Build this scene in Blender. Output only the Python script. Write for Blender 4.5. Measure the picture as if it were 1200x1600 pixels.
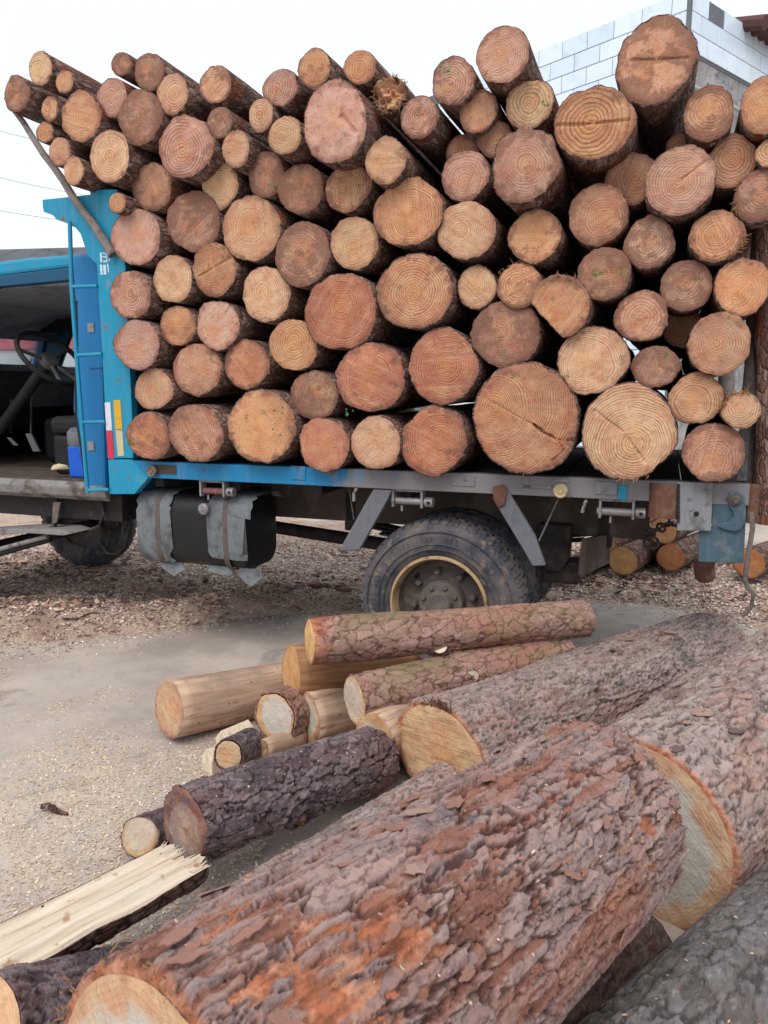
import bpy, math, random
import numpy as np
from mathutils import Vector, Matrix, Quaternion
random.seed(7); RNG = np.random.default_rng(7)
for o in list(bpy.data.objects): bpy.data.objects.remove(o)
SC = bpy.context.scene
COL = SC.collection

# ------------------------------------------------------------------ camera
PITCH = math.radians(9.1); FPX = 1200.0; CAM = np.array([0, 0, 1.6])
cam = bpy.data.cameras.new('camera'); camo = bpy.data.objects.new('camera', cam); COL.objects.link(camo)
camo.location = CAM; camo.rotation_euler = (math.pi/2 - PITCH, 0, 0)
cam.sensor_fit = 'VERTICAL'; cam.sensor_height = 36; cam.lens = 36*FPX/1600
cam.clip_start = 0.02; cam.clip_end = 3000
cam.dof.use_dof = True; cam.dof.focus_distance = 3.9; cam.dof.aperture_fstop = 9
SC.camera = camo
SC.render.resolution_x = 768; SC.render.resolution_y = 1024

# ------------------------------------------------------------------ overcast sky, weak veiled sun
SUN_EL, SUN_AZ = 52, 205          # behind the camera, a little to the left
w = bpy.data.worlds.new('World'); SC.world = w; w.use_nodes = True
wn = w.node_tree.nodes; wl = w.node_tree.links
sky = wn.new('ShaderNodeTexSky'); sky.sky_type = 'NISHITA'; sky.sun_disc = False
sky.sun_elevation = math.radians(SUN_EL); sky.sun_rotation = math.radians(SUN_AZ)
sky.dust_density = 4; sky.air_density = 1.2
mx = wn.new('ShaderNodeMix'); mx.data_type = 'RGBA'; mx.inputs[0].default_value = 0.9
mx.inputs[7].default_value = (9.4, 10.2, 11.0, 1)          # even cloud cover
wl.new(sky.outputs[0], mx.inputs[6]); bg = wn['Background']
wl.new(mx.outputs[2], bg.inputs[0]); bg.inputs[1].default_value = 0.078
sl = bpy.data.lights.new('sun', 'SUN'); sl.energy = 1.5; sl.angle = math.radians(35); sl.color = (1, .95, .88)
so = bpy.data.objects.new('sun', sl); COL.objects.link(so)
sd = Vector((math.sin(math.radians(SUN_AZ))*math.cos(math.radians(SUN_EL)), math.cos(math.radians(SUN_AZ))*math.cos(math.radians(SUN_EL)), math.sin(math.radians(SUN_EL))))
so.rotation_euler = sd.to_track_quat('Z', 'Y').to_euler(); so.location = (0, 0, 30)
SC.view_settings.view_transform = 'Standard'; SC.view_settings.look = 'None'
SC.view_settings.exposure = 0.55; SC.view_settings.gamma = 1

# ------------------------------------------------------------------ pixel -> place
FW = np.array([0, math.cos(PITCH), -math.sin(PITCH)]); UP = np.array([0, math.sin(PITCH), math.cos(PITCH)]); RT = np.array([1., 0, 0])
def ray(x, y): return FW + RT*(x-600)/FPX + UP*(800-y)/FPX
def proj(p):
    v = np.asarray(p, float)-CAM; z = v@FW; return np.array([600+FPX*(v@RT)/z, 800-FPX*(v@UP)/z])
def on_depth(x, y, d): return CAM + ray(x, y)*d
def on_z(x, y, z): d = ray(x, y); return CAM + d*(z-CAM[2])/d[2]
TO = np.array([0, 4., 0]); YAW = math.radians(20)
EX = np.array([math.cos(YAW), -math.sin(YAW), 0]); ET = np.array([math.sin(YAW), math.cos(YAW), 0]); EZ = np.array([0, 0, 1.])
def truck_world(s, t, z): return TO + EX*s + ET*t + EZ*z
def on_truck(x, y, t):             # pixel on the upright plane t metres inside the truck's side
    d = ray(x, y); k = ((TO-CAM)@ET + t)/(d@ET); return CAM + d*k
def S(x, y, t=0.0):                # same, in truck-local (s, t, z)
    p = on_truck(x, y, t)-TO; return (float(p@EX), float(t), float(p[2]))

# ------------------------------------------------------------------ noise (numpy)
def _h(ix, iy, iz, seed):
    h = (ix.astype(np.int64)*374761393 + iy.astype(np.int64)*668265263 + iz.astype(np.int64)*2147483647 + seed*974634777) & 0xffffffff
    h = ((h ^ (h >> 13))*1274126177) & 0xffffffff
    h = ((h ^ (h >> 16))*2246822519) & 0xffffffff
    return ((h ^ (h >> 15)) & 0xffffff)/float(0x1000000)
def vnoise(x, y, z, seed=0):
    x, y, z = np.broadcast_arrays(x, y, z)
    ix, iy, iz = np.floor(x), np.floor(y), np.floor(z)
    fx, fy, fz = x-ix, y-iy, z-iz
    fx, fy, fz = [f*f*(3-2*f) for f in (fx, fy, fz)]
    r = 0
    for a in (0, 1):
        for b in (0, 1):
            for c in (0, 1):
                r = r + _h(ix+a, iy+b, iz+c, seed)*(fx if a else 1-fx)*(fy if b else 1-fy)*(fz if c else 1-fz)
    return r*2-1
def fbm(x, y, z, seed=0, o=4):
    r = 0; a = .5; k = 1.
    for i in range(o):
        r = r + a*vnoise(x*k, y*k, z*k, seed+i*17); a *= .5; k *= 2.03
    return r
def worley(x, y, z, seed=0, off=False):
    ix, iy, iz = np.floor(x), np.floor(y), np.floor(z)
    f1 = np.full(x.shape, 9.); f2 = np.full(x.shape, 9.); cid = np.zeros(x.shape); ox = np.zeros(x.shape); oy = np.zeros(x.shape); oz = np.zeros(x.shape)
    for a in (-1, 0, 1):
        for b in (-1, 0, 1):
            for c in (-1, 0, 1):
                jx, jy, jz = ix+a, iy+b, iz+c
                px = jx+_h(jx, jy, jz, seed)-x; py = jy+_h(jx, jy, jz, seed+1)-y; pz = jz+_h(jx, jy, jz, seed+2)-z
                d = np.sqrt(px**2+py**2+pz**2)
                n = d < f1
                f2 = np.where(n, f1, np.minimum(f2, d)); cid = np.where(n, _h(jx, jy, jz, seed+3), cid); f1 = np.where(n, d, f1)
                if off: ox = np.where(n, px, ox); oy = np.where(n, py, oy); oz = np.where(n, pz, oz)
    return (f1, f2, cid, ox, oy, oz) if off else (f1, f2, cid)
def sstep(x, a, b): t = np.clip((x-a)/(b-a), 0, 1); return t*t*(3-2*t)

# ------------------------------------------------------------------ node helpers
class NT:
    def __init__(s, name, rough=.8, spec=.3, metal=0.):
        s.m = bpy.data.materials.new(name); s.m.use_nodes = True
        s.n = s.m.node_tree.nodes; s.l = s.m.node_tree.links; s.b = s.n['Principled BSDF']
        s.b.inputs['Roughness'].default_value = rough; s.b.inputs['Specular IOR Level'].default_value = spec; s.b.inputs['Metallic'].default_value = metal
        s._tc = None
    def put(s, i, v):
        if v is None: return
        if hasattr(v, 'is_linked') or hasattr(v, 'links'): s.l.new(v, i)
        else:
            if hasattr(i.default_value, '__len__') and not hasattr(v, '__len__'): v = (v,)*len(i.default_value)
            if hasattr(i.default_value, '__len__') and len(i.default_value) == 4 and len(v) == 3: v = (*v, 1)
            i.default_value = v
    def tc(s, k='Object'):
        if not s._tc: s._tc = s.n.new('ShaderNodeTexCoord')
        return s._tc.outputs[k]
    def math(s, op, a, b=None, c=None, clamp=False):
        n = s.n.new('ShaderNodeMath'); n.operation = op; n.use_clamp = clamp
        s.put(n.inputs[0], a); s.put(n.inputs[1], b); s.put(n.inputs[2], c); return n.outputs[0]
    def vm(s, op, a, b=None, scale=None):
        n = s.n.new('ShaderNodeVectorMath'); n.operation = op; s.put(n.inputs[0], a); s.put(n.inputs[1], b)
        if scale is not None: s.put(n.inputs['Scale'], scale)
        return n.outputs['Value'] if op in ('LENGTH', 'DOT_PRODUCT', 'DISTANCE') else n.outputs[0]
    def noise(s, v=None, scale=5, det=4, rough=.55, dist=0, col=False):
        n = s.n.new('ShaderNodeTexNoise'); s.put(n.inputs['Vector'], v if v is not None else s.tc())
        s.put(n.inputs['Scale'], scale); n.inputs['Detail'].default_value = det; n.inputs['Roughness'].default_value = rough; n.inputs['Distortion'].default_value = dist
        return n.outputs[1 if col else 0]
    def vor(s, v=None, scale=5, feat='F1', out=0, rnd=1):
        n = s.n.new('ShaderNodeTexVoronoi'); n.feature = feat; s.put(n.inputs['Vector'], v if v is not None else s.tc()); s.put(n.inputs['Scale'], scale)
        n.inputs['Randomness'].default_value = rnd; return n.outputs[out]
    def map(s, v=None, scale=(1, 1, 1), rot=(0, 0, 0), loc=(0, 0, 0)):
        n = s.n.new('ShaderNodeMapping'); s.put(n.inputs[0], v if v is not None else s.tc()); s.put(n.inputs['Scale'], scale); s.put(n.inputs['Rotation'], rot); s.put(n.inputs['Location'], loc)
        return n.outputs[0]
    def ss(s, v, a, b):
        n = s.n.new('ShaderNodeMapRange'); n.interpolation_type = 'SMOOTHSTEP'; s.put(n.inputs[0], v); s.put(n.inputs[1], a); s.put(n.inputs[2], b); return n.outputs[0]
    def mr(s, v, a, b, c, d):
        n = s.n.new('ShaderNodeMapRange'); s.put(n.inputs[0], v); s.put(n.inputs[1], a); s.put(n.inputs[2], b); s.put(n.inputs[3], c); s.put(n.inputs[4], d); return n.outputs[0]
    def mix(s, f, a, b, mode='MIX'):
        n = s.n.new('ShaderNodeMix'); n.data_type = 'RGBA'; n.blend_type = mode; n.clamp_factor = True
        s.put(n.inputs[0], f); s.put(n.inputs[6], a); s.put(n.inputs[7], b); return n.outputs[2]
    def ramp(s, f, stops):
        n = s.n.new('ShaderNodeValToRGB'); s.put(n.inputs[0], f); e = n.color_ramp.elements
        while len(e) < len(stops): e.new(.5)
        for i, (p, c) in enumerate(stops): e[i].position = p; e[i].color = (*c, 1)
        return n.outputs[0]
    def attr(s, name, kind='OBJECT', out='Fac'):
        n = s.n.new('ShaderNodeAttribute'); n.attribute_type = kind; n.attribute_name = name; return n.outputs[out]
    def oinfo(s, k): return s.n.new('ShaderNodeObjectInfo').outputs[k]
    def sep(s, v):
        n = s.n.new('ShaderNodeSeparateXYZ'); s.put(n.inputs[0], v); return n.outputs
    def comb(s, x=0, y=0, z=0):
        n = s.n.new('ShaderNodeCombineXYZ'); s.put(n.inputs[0], x); s.put(n.inputs[1], y); s.put(n.inputs[2], z); return n.outputs[0]
    def bump(s, h, strength=.5, dist=.01, prev=None):
        n = s.n.new('ShaderNodeBump'); s.put(n.inputs['Height'], h); s.put(n.inputs['Strength'], strength); n.inputs['Distance'].default_value = dist
        if prev is not None: s.put(n.inputs['Normal'], prev)
        return n.outputs[0]
    def done(s, col=None, rough=None, normal=None):
        s.put(s.b.inputs['Base Color'], col)
        if rough is not None: s.put(s.b.inputs['Roughness'], rough)
        if normal is not None: s.l.new(normal, s.b.inputs['Normal'])
        return s.m
def C(r, g, b):                    # sRGB 0-255 -> linear
    return tuple((v/255/12.92 if v/255 <= .04045 else ((v/255+.055)/1.055)**2.4) for v in (r, g, b))

# ------------------------------------------------------------------ materials
M = {}
def paint(name, base, wear_col, wear=.5, scale=9, rough=.5, streak=True, rust=None, metal=0):
    t = NT(name, rough, .4, metal)
    v = t.noise(scale=scale, det=6, rough=.65)
    f = t.ss(v, .62-wear*.25, .78-wear*.2)
    c = t.mix(t.noise(scale=2.3), tuple(x*.8 for x in base), tuple(min(1, x*1.15) for x in base))
    c = t.mix(f, c, wear_col)
    if streak:
        st = t.noise(t.map(scale=(40, 40, 2.5)), 1, 3); c = t.mix(t.math('MULTIPLY', t.ss(st, .5, .75), .35), c, wear_col)
    if rust:
        c = t.mix(t.ss(t.noise(scale=scale*1.7, det=6, rough=.7), .60, .70), c, rust)
    nb = t.bump(t.noise(scale=60, det=5), .25, .004)
    M[name] = t.done(c, t.mr(v, .3, .7, rough-.1, rough+.3), nb)
paint('blue_paint', C(16, 136, 172), C(98, 138, 155), .15, 7, .38, True, C(120, 80, 62))
paint('bright_blue', C(6, 108, 166), C(50, 112, 140), .12, 5, .35, True)
paint('grey_blue', C(106, 107, 112), C(72, 82, 100), .3, 14, .6, True, C(105, 78, 66))
paint('grey_plate', C(128, 130, 134), C(88, 86, 88), .5, 11, .6, True, C(60, 62, 80))
paint('teal_plate', C(62, 88, 102), C(106, 112, 116), .6, 8, .6, True, C(92, 82, 78))
paint('rust', C(98, 64, 52), C(122, 92, 80), .5, 12, .8, True, C(70, 40, 28))
paint('dark_steel', C(44, 38, 38), C(72, 62, 58), .5, 8, .75, False, C(66, 48, 40))
paint('frame_brown', C(74, 62, 56), C(98, 86, 78), .6, 5, .85, False, C(60, 46, 40))
paint('bare_metal', C(142, 138, 138), C(100, 90, 88), .5, 20, .45, False, C(110, 80, 66), .3)
paint('maroon_metal', C(120, 74, 78), C(130, 120, 118), .4, 20, .5, False)
paint('tank_black', C(20, 20, 24), C(34, 33, 36), .3, 6, .38, False)
paint('canvas', C(112, 116, 120), C(80, 80, 82), .6, 9, .9, True, C(98, 84, 74))
paint('strap_metal', C(92, 82, 78), C(70, 60, 56), .5, 20, .55, False)
paint('interior_black', C(18, 18, 21), C(28, 27, 28), .4, 6, .6, False)
paint('interior_grey', C(74, 72, 72), C(54, 52, 52), .4, 8, .7, False)
paint('lining_grey', C(150, 152, 160), C(110, 112, 120), .6, 2.2, .8, False)
paint('mat_brown', C(72, 60, 54), C(96, 82, 74), .6, 12, .95, False)
paint('sill_grey', C(128, 124, 122), C(84, 74, 68), .5, 6, .6, True, C(80, 66, 58))
paint('rim_tan', C(176, 144, 106), C(112, 92, 72), .5, 12, .6, False, C(112, 78, 52))
paint('hub_dusty', C(92, 84, 80), C(120, 108, 98), .6, 14, .85, False, C(72, 60, 54))
paint('tape_white', C(206, 206, 214), C(160, 158, 160), .3, 30, .4, False)
paint('tape_red', C(196, 44, 70), C(150, 60, 70), .3, 30, .4, False)
paint('tape_yellow', C(206, 160, 40), C(160, 130, 60), .3, 30, .4, False)
paint('tape_cream', C(190, 178, 140), C(150, 140, 110), .3, 30, .5, False)
paint('white_paint', C(196, 214, 226), C(120, 170, 196), .4, 60, .6, False)
paint('ivory', C(178, 160, 124), C(134, 116, 90), .4, 40, .55, False)
paint('bin_blue', C(6, 86, 196), C(10, 60, 140), .2, 8, .4, False)
paint('red_cloth', C(190, 30, 44), C(150, 20, 34), .3, 20, .8, False)
paint('white_plastic', C(205, 205, 208), C(165, 162, 160), .3, 20, .5, False)
paint('wood_grey', C(132, 122, 118), C(104, 94, 90), .6, 20, .85, True)
paint('pink_wall', C(226, 128, 142), C(204, 150, 158), .3, 1.5, .8, False)
paint('far_white', C(214, 214, 216), C(184, 182, 184), .3, 1.2, .8, False)
paint('roof_grey', C(84, 86, 92), C(64, 66, 70), .4, 2, .7, False)
paint('rope_grey', C(110, 100, 94), C(80, 70, 66), .5, 60, .9, False)
paint('chain_steel', C(60, 52, 50), C(84, 70, 62), .5, 50, .6, False, C(96, 62, 46))
paint('leaf_green', C(72, 122, 62), C(50, 92, 44), .4, 40, .55, False)
t = NT('door_paint', .4)
M['door_paint'] = t.done(t.mix(t.noise(scale=2), C(18, 66, 96), C(24, 80, 112)), .4, t.bump(t.noise(scale=40), .15, .003))
# bed rail: blue towards the cab, worn to bare grey towards the tail
t = NT('rail_paint', .55, .4)
x = t.sep(t.tc())[0]
f = t.math('ADD', t.mr(x, -.7, .25, 0, 1), t.math('MULTIPLY', t.math('SUBTRACT', t.noise(t.map(scale=(3, 1, 2)), 2.2, 5, .65), .5), 2.4))
c = t.mix(t.ss(f, .3, .7), C(16, 120, 170), t.mix(t.noise(scale=6, det=5), C(104, 102, 106), C(136, 132, 132)))
c = t.mix(t.ss(t.noise(scale=15, det=6, rough=.7), .58, .68), c, C(84, 74, 76))
c = t.mix(t.math('MULTIPLY', t.ss(t.noise(t.map(scale=(30, 30, 2)), 1, 3), .5, .8), .5), c, C(120, 110, 110))
M['rail_paint'] = t.done(c, .55, t.bump(t.noise(scale=70, det=5), .3, .004))
# tyre rubber with dust
t = NT('tyre_rubber', .85, .25)
n1 = t.noise(scale=5, det=6, rough=.7); n2 = t.noise(scale=24, det=5)
c = t.mix(t.ss(n1, .38, .62), C(58, 60, 70), C(98, 92, 92)); c = t.mix(t.ss(n2, .52, .7), c, C(118, 104, 96))
M['tyre_rubber'] = t.done(c, .85, t.bump(n2, .3, .005))
t = NT('glass', .05, .5)
tr_ = t.n.new('ShaderNodeBsdfTransparent'); tr_.inputs[0].default_value = (.80, .86, .88, 1); gl_ = t.n.new('ShaderNodeBsdfGlossy'); gl_.inputs['Roughness'].default_value = .08
lw_ = t.n.new('ShaderNodeLayerWeight'); lw_.inputs[0].default_value = .25; ms_ = t.n.new('ShaderNodeMixShader')
t.l.new(lw_.outputs[0], ms_.inputs[0]); t.l.new(tr_.outputs[0], ms_.inputs[1]); t.l.new(gl_.outputs[0], ms_.inputs[2]); t.l.new(ms_.outputs[0], t.n['Material Output'].inputs[0])
M['glass'] = t.m

# sawn log end: rings, saw streaks, dirt, stain - driven by each face's own properties
def face_material():
    t = NT('log_end_grain', .85, .2)
    rnd = t.oinfo('Random'); base = t.oinfo('Color')
    A = {k: t.attr(k) for k in ('pith_x', 'pith_y', 'ring_freq', 'rings', 'dirt', 'moss', 'stain', 'rad', 'saw_angle', 'saw')}
    p0 = t.tc(); off = t.comb(t.math('MULTIPLY', rnd, 37.0), t.math('MULTIPLY', rnd, 91.0), t.math('MULTIPLY', rnd, 13.0))
    po = t.vm('ADD', p0, off)
    q = t.vm('SUBTRACT', p0, t.comb(A['pith_x'], A['pith_y'], 0))
    wob = t.vm('SCALE', t.vm('SUBTRACT', t.noise(po, 9, 2, col=True), (.5, .5, .5)), scale=.035)
    q = t.vm('MULTIPLY', t.vm('ADD', q, wob), (1, 1, 0))
    d = t.vm('LENGTH', q)
    ph = t.math('ADD', t.math('MULTIPLY', d, A['ring_freq']), t.math('MULTIPLY', t.noise(t.vm('MULTIPLY', t.comb(d, rnd, 0), (16, 9, 0)), 1, 2), 3.0))
    fr = t.math('FRACT', ph)
    late = t.math('POWER', fr, 3.0)
    late = t.math('MULTIPLY', late, t.ss(fr, 1.0, .86))
    patch = t.noise(po, 7, 4, .6)
    rmask = t.math('MULTIPLY', t.ss(patch, .26, .50), A['rings'])
    # saw streaks
    rot = t.comb(0, 0, A['saw_angle'])
    sv = t.map(po, (6, 190, 1), rot)
    n = t.n.new('ShaderNodeMapping'); t.put(n.inputs[0], po); t.put(n.inputs['Rotation'], rot); rv = n.outputs[0]
    streak = t.noise(t.vm('MULTIPLY', rv, (5, 150, 1)), 1, 4, .6)
    coarse = t.noise(t.vm('MULTIPLY', rv, (3, 34, 1)), 1, 3, .6)
    big = t.noise(po, 11, 5, .6)
    c = t.mix(t.math('MULTIPLY', t.ss(big, .35, .7), .55), base, t.mix(.72, base, C(176, 84, 56)))
    c = t.mix(t.math('MULTIPLY', t.ss(t.noise(po, 17, 4), .45, .72), .5), c, t.mix(.6, base, C(224, 186, 140)))
    # paler sapwood ring / browner heart
    rel = t.math('DIVIDE', d, A['rad'])
    c = t.mix(t.math('MULTIPLY', t.ss(rel, .55, .12), .35), c, C(206, 142, 88))
    c = t.mix(t.math('MULTIPLY', rmask, t.math('MULTIPLY', late, 1.35)), c, t.mix(.85, c, C(88, 42, 30)))
    c = t.mix(t.math('MULTIPLY', t.ss(streak, .48, .72), t.math('MULTIPLY', A['saw'], .6)), c, t.mix(.75, c, C(110, 70, 48)))
    c = t.mix(t.math('MULTIPLY', t.ss(coarse, .5, .3), t.math('MULTIPLY', A['saw'], .25)), c, C(226, 190, 150))
    # weathered mottling and a reddened, ragged rim
    mot = t.noise(po, 34, 6, .7)
    c = t.mix(t.math('MULTIPLY', t.ss(mot, .50, .70), .55), c, t.mix(.65, c, C(112, 66, 50)))
    c = t.mix(t.math('MULTIPLY', t.ss(t.noise(po, 90, 4, .7), .56, .70), .35), c, C(222, 186, 156))
    er = t.math('DIVIDE', t.vm('LENGTH', t.vm('MULTIPLY', p0, (1, 1, 0))), A['rad'])
    er = t.math('ADD', er, t.math('MULTIPLY', t.math('SUBTRACT', t.noise(po, 26, 4, .65), .5), .5))
    c = t.mix(t.math('MULTIPLY', t.ss(er, .74, 1.02), t.math('ADD', .25, t.math('MULTIPLY', A['dirt'], .65))), c, t.mix(t.noise(po, 30, 3), C(124, 70, 58), C(146, 98, 86)))
    # radial checks from the pith
    ang = t.math('ARCTAN2', t.sep(q)[1], t.sep(q)[0])
    chk = t.noise(t.comb(t.math('MULTIPLY', ang, 3.2), t.math('MULTIPLY', d, 2.0), rnd), 5, 2)
    c = t.mix(t.math('MULTIPLY', t.ss(chk, .70, .75), .45), c, C(92, 54, 38))
    # one grubby side, different on every log
    sdv = t.math('ADD', t.math('MULTIPLY', t.sep(p0)[0], t.math('COSINE', t.math('MULTIPLY', rnd, 40.))), t.math('MULTIPLY', t.sep(p0)[1], t.math('SINE', t.math('MULTIPLY', rnd, 40.))))
    sdn = t.math('ADD', t.math('DIVIDE', sdv, A['rad']), t.math('MULTIPLY', t.math('SUBTRACT', t.noise(po, 12, 6, .7), .5), 2.2))
    c = t.mix(t.math('MULTIPLY', t.ss(sdn, .25, .75), t.math('MULTIPLY', A['dirt'], .85)), c, t.mix(.55, c, t.mix(t.noise(po, 50, 4), C(82, 52, 46), C(128, 92, 80))))
    # grey-blue heart stain
    hs = t.math('MULTIPLY', t.ss(t.math('ADD', rel, t.math('MULTIPLY', t.math('SUBTRACT', big, .5), .5)), .80, .68), A['stain'])
    c = t.mix(hs, c, t.mix(t.noise(po, 20, 3), C(172, 164, 156), C(206, 198, 186)))
    # dirt and trodden-in mud, moss
    dn = t.noise(po, 13, 6, .68)
    dth = t.math('SUBTRACT', .78, t.math('MULTIPLY', A['dirt'], .42))
    dth = t.math('SUBTRACT', dth, t.math('MULTIPLY', t.ss(t.math('DIVIDE', t.vm('LENGTH', t.vm('MULTIPLY', p0, (1, 1, 0))), A['rad']), .6, 1.0), .12))
    dm = t.ss(dn, dth, t.math('ADD', dth, .10))
    c = t.mix(t.math('MULTIPLY', dm, .62), c, t.mix(t.noise(po, 40, 3), C(104, 70, 58), C(132, 98, 82)))
    spk = t.vor(po, 75, 'F1'); c = t.mix(t.math('MULTIPLY', t.ss(spk, .16, .08), t.math('MULTIPLY', A['dirt'], t.ss(t.noise(po, 16), .5, .6))), c, C(54, 38, 34))
    mm = t.math('MULTIPLY', t.ss(t.noise(po, 15, 5, .7), .60, .66), A['moss'])
    c = t.mix(mm, c, t.mix(t.noise(po, 60), C(70, 84, 46), C(112, 116, 70)))
    h = t.math('ADD', t.math('MULTIPLY', streak, .8), t.math('ADD', t.math('MULTIPLY', t.math('MULTIPLY', late, rmask), -.5), t.math('MULTIPLY', dn, 1.2)))
    nb = t.bump(t.math('ADD', h, t.math('MULTIPLY', mot, 1.6)), .75, .006)
    M['face'] = t.done(c, .85, nb)
face_material()

# bark on finely modelled logs: colours follow the modelled plates
def t_mid(a, b): return tuple((x_+y_)/2 for x_, y_ in zip(a, b))
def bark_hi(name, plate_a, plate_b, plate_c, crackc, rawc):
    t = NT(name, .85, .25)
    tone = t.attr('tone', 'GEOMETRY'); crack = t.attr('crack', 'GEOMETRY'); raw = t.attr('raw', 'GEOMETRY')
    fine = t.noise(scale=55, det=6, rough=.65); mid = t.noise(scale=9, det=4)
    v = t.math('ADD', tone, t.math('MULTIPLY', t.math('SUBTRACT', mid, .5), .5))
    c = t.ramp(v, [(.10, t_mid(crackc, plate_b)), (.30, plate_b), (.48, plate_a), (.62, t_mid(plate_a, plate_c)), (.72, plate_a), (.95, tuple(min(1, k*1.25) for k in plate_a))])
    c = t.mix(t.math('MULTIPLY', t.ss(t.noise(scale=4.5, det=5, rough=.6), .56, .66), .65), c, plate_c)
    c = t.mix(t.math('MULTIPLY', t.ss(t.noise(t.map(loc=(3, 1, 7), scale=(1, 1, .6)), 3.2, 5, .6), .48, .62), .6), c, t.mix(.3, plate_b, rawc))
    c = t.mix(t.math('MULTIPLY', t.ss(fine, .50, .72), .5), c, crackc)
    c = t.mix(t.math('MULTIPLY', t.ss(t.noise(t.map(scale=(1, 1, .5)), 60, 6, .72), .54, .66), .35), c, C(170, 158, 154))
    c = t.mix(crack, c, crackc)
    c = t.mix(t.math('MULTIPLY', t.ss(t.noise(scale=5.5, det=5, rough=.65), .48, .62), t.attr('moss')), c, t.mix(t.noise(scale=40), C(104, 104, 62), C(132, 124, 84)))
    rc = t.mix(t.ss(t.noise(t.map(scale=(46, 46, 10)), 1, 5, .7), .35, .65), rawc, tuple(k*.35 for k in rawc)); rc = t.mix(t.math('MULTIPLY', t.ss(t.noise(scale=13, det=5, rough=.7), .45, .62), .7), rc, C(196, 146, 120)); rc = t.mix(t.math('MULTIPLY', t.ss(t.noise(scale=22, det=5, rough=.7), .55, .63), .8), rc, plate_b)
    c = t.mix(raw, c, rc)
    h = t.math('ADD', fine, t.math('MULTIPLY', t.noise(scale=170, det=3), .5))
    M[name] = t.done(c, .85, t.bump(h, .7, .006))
bark_hi('bark_red', C(156, 130, 122), C(142, 96, 82), C(98, 92, 98), C(74, 46, 42), C(180, 110, 78))
bark_hi('bark_grey', C(164, 146, 140), C(146, 122, 114), C(104, 96, 94), C(74, 58, 54), C(196, 122, 90))
bark_hi('bark_purple', C(128, 112, 114), C(90, 72, 74), C(58, 50, 56), C(46, 32, 34), C(132, 84, 60))
bark_hi('bark_pink', C(164, 128, 118), C(142, 106, 94), C(108, 96, 70), C(78, 50, 42), C(190, 110, 84))
bark_hi('bark_dark', C(118, 112, 112), C(98, 92, 90), C(80, 78, 80), C(56, 50, 48), C(96, 66, 48))
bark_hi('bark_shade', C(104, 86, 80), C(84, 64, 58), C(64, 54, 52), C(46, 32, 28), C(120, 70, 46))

# bark on the load: object-space plates in bump
t = NT('bark', .9, .2)
rnd = t.oinfo('Random'); po = t.vm('ADD', t.map(scale=(1, 1, .4)), t.comb(t.math('MULTIPLY', rnd, 31.), 0, t.math('MULTIPLY', rnd, 17.)))
po = t.vm('ADD', po, t.vm('SCALE', t.noise(po, 14, 3, col=True), scale=.04))
po = t.vm('ADD', po, t.vm('SCALE', t.noise(po, 45, 3, col=True), scale=.025)); ve = t.math('ADD', t.vor(po, 38, 'DISTANCE_TO_EDGE'), t.math('MULTIPLY', t.math('SUBTRACT', t.noise(po, 20, 3), .42), .35)); vc = t.sep(t.vor(po, 38, 'F1', 1))[0]
fine = t.noise(po, 60, 5, .65)
c = t.ramp(t.math('ADD', t.math('MULTIPLY', vc, .6), t.math('MULTIPLY', fine, .4)), [(.1, C(78, 58, 54)), (.4, C(112, 84, 74)), (.62, C(134, 108, 98)), (.95, C(150, 132, 124))])
c = t.mix(t.math('MULTIPLY', t.ss(ve, .12, .02), .7), c, C(66, 46, 40))
c = t.mix(t.ss(t.noise(po, 7, 4), .58, .7), c, C(120, 68, 48))
M['bark'] = t.done(c, .9, t.bump(t.math('ADD', t.math('MULTIPLY', t.ss(ve, 0, .2), 1.), fine), .8, .012))

# debarked trunk
t = NT('peeled_wood', .75, .25)
g = t.noise(t.map(scale=(30, 30, 2.2)), 1, 5, .6); k = t.noise(scale=5, det=4)
c = t.mix(t.ss(g, .35, .7), C(196, 166, 142), C(160, 128, 108)); c = t.mix(t.math('MULTIPLY', t.ss(k, .45, .7), .7), c, C(146, 126, 114))
c = t.mix(t.ss(t.noise(t.map(scale=(18, 18, 3)), 1.6, 5, .7), .56, .66), c, C(134, 92, 68))
c = t.mix(t.ss(t.vor(scale=17), .10, .05), c, C(66, 42, 30))
M['peeled_wood'] = t.done(c, .75, t.bump(g, .5, .006))
t = NT('peeled_brown', .75, .25)
g = t.noise(t.map(scale=(30, 30, 2.2)), 1, 5, .6)
M['peeled_brown'] = t.done(t.mix(t.ss(g, .3, .7), C(164, 122, 88), C(120, 82, 56)), .75, t.bump(g, .5, .006))
# split timber
t = NT('split_wood', .8, .2)
g = t.noise(t.map(scale=(42, 42, 1.6)), 1, 5, .62, .4)
c = t.ramp(g, [(.25, C(150, 116, 90)), (.45, C(210, 192, 170)), (.7, C(224, 210, 192))])
c = t.mix(t.ss(t.noise(scale=22, det=5), .6, .7), c, C(176, 142, 112))
M['split_wood'] = t.done(c, .8, t.bump(g, .7, .01))
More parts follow.
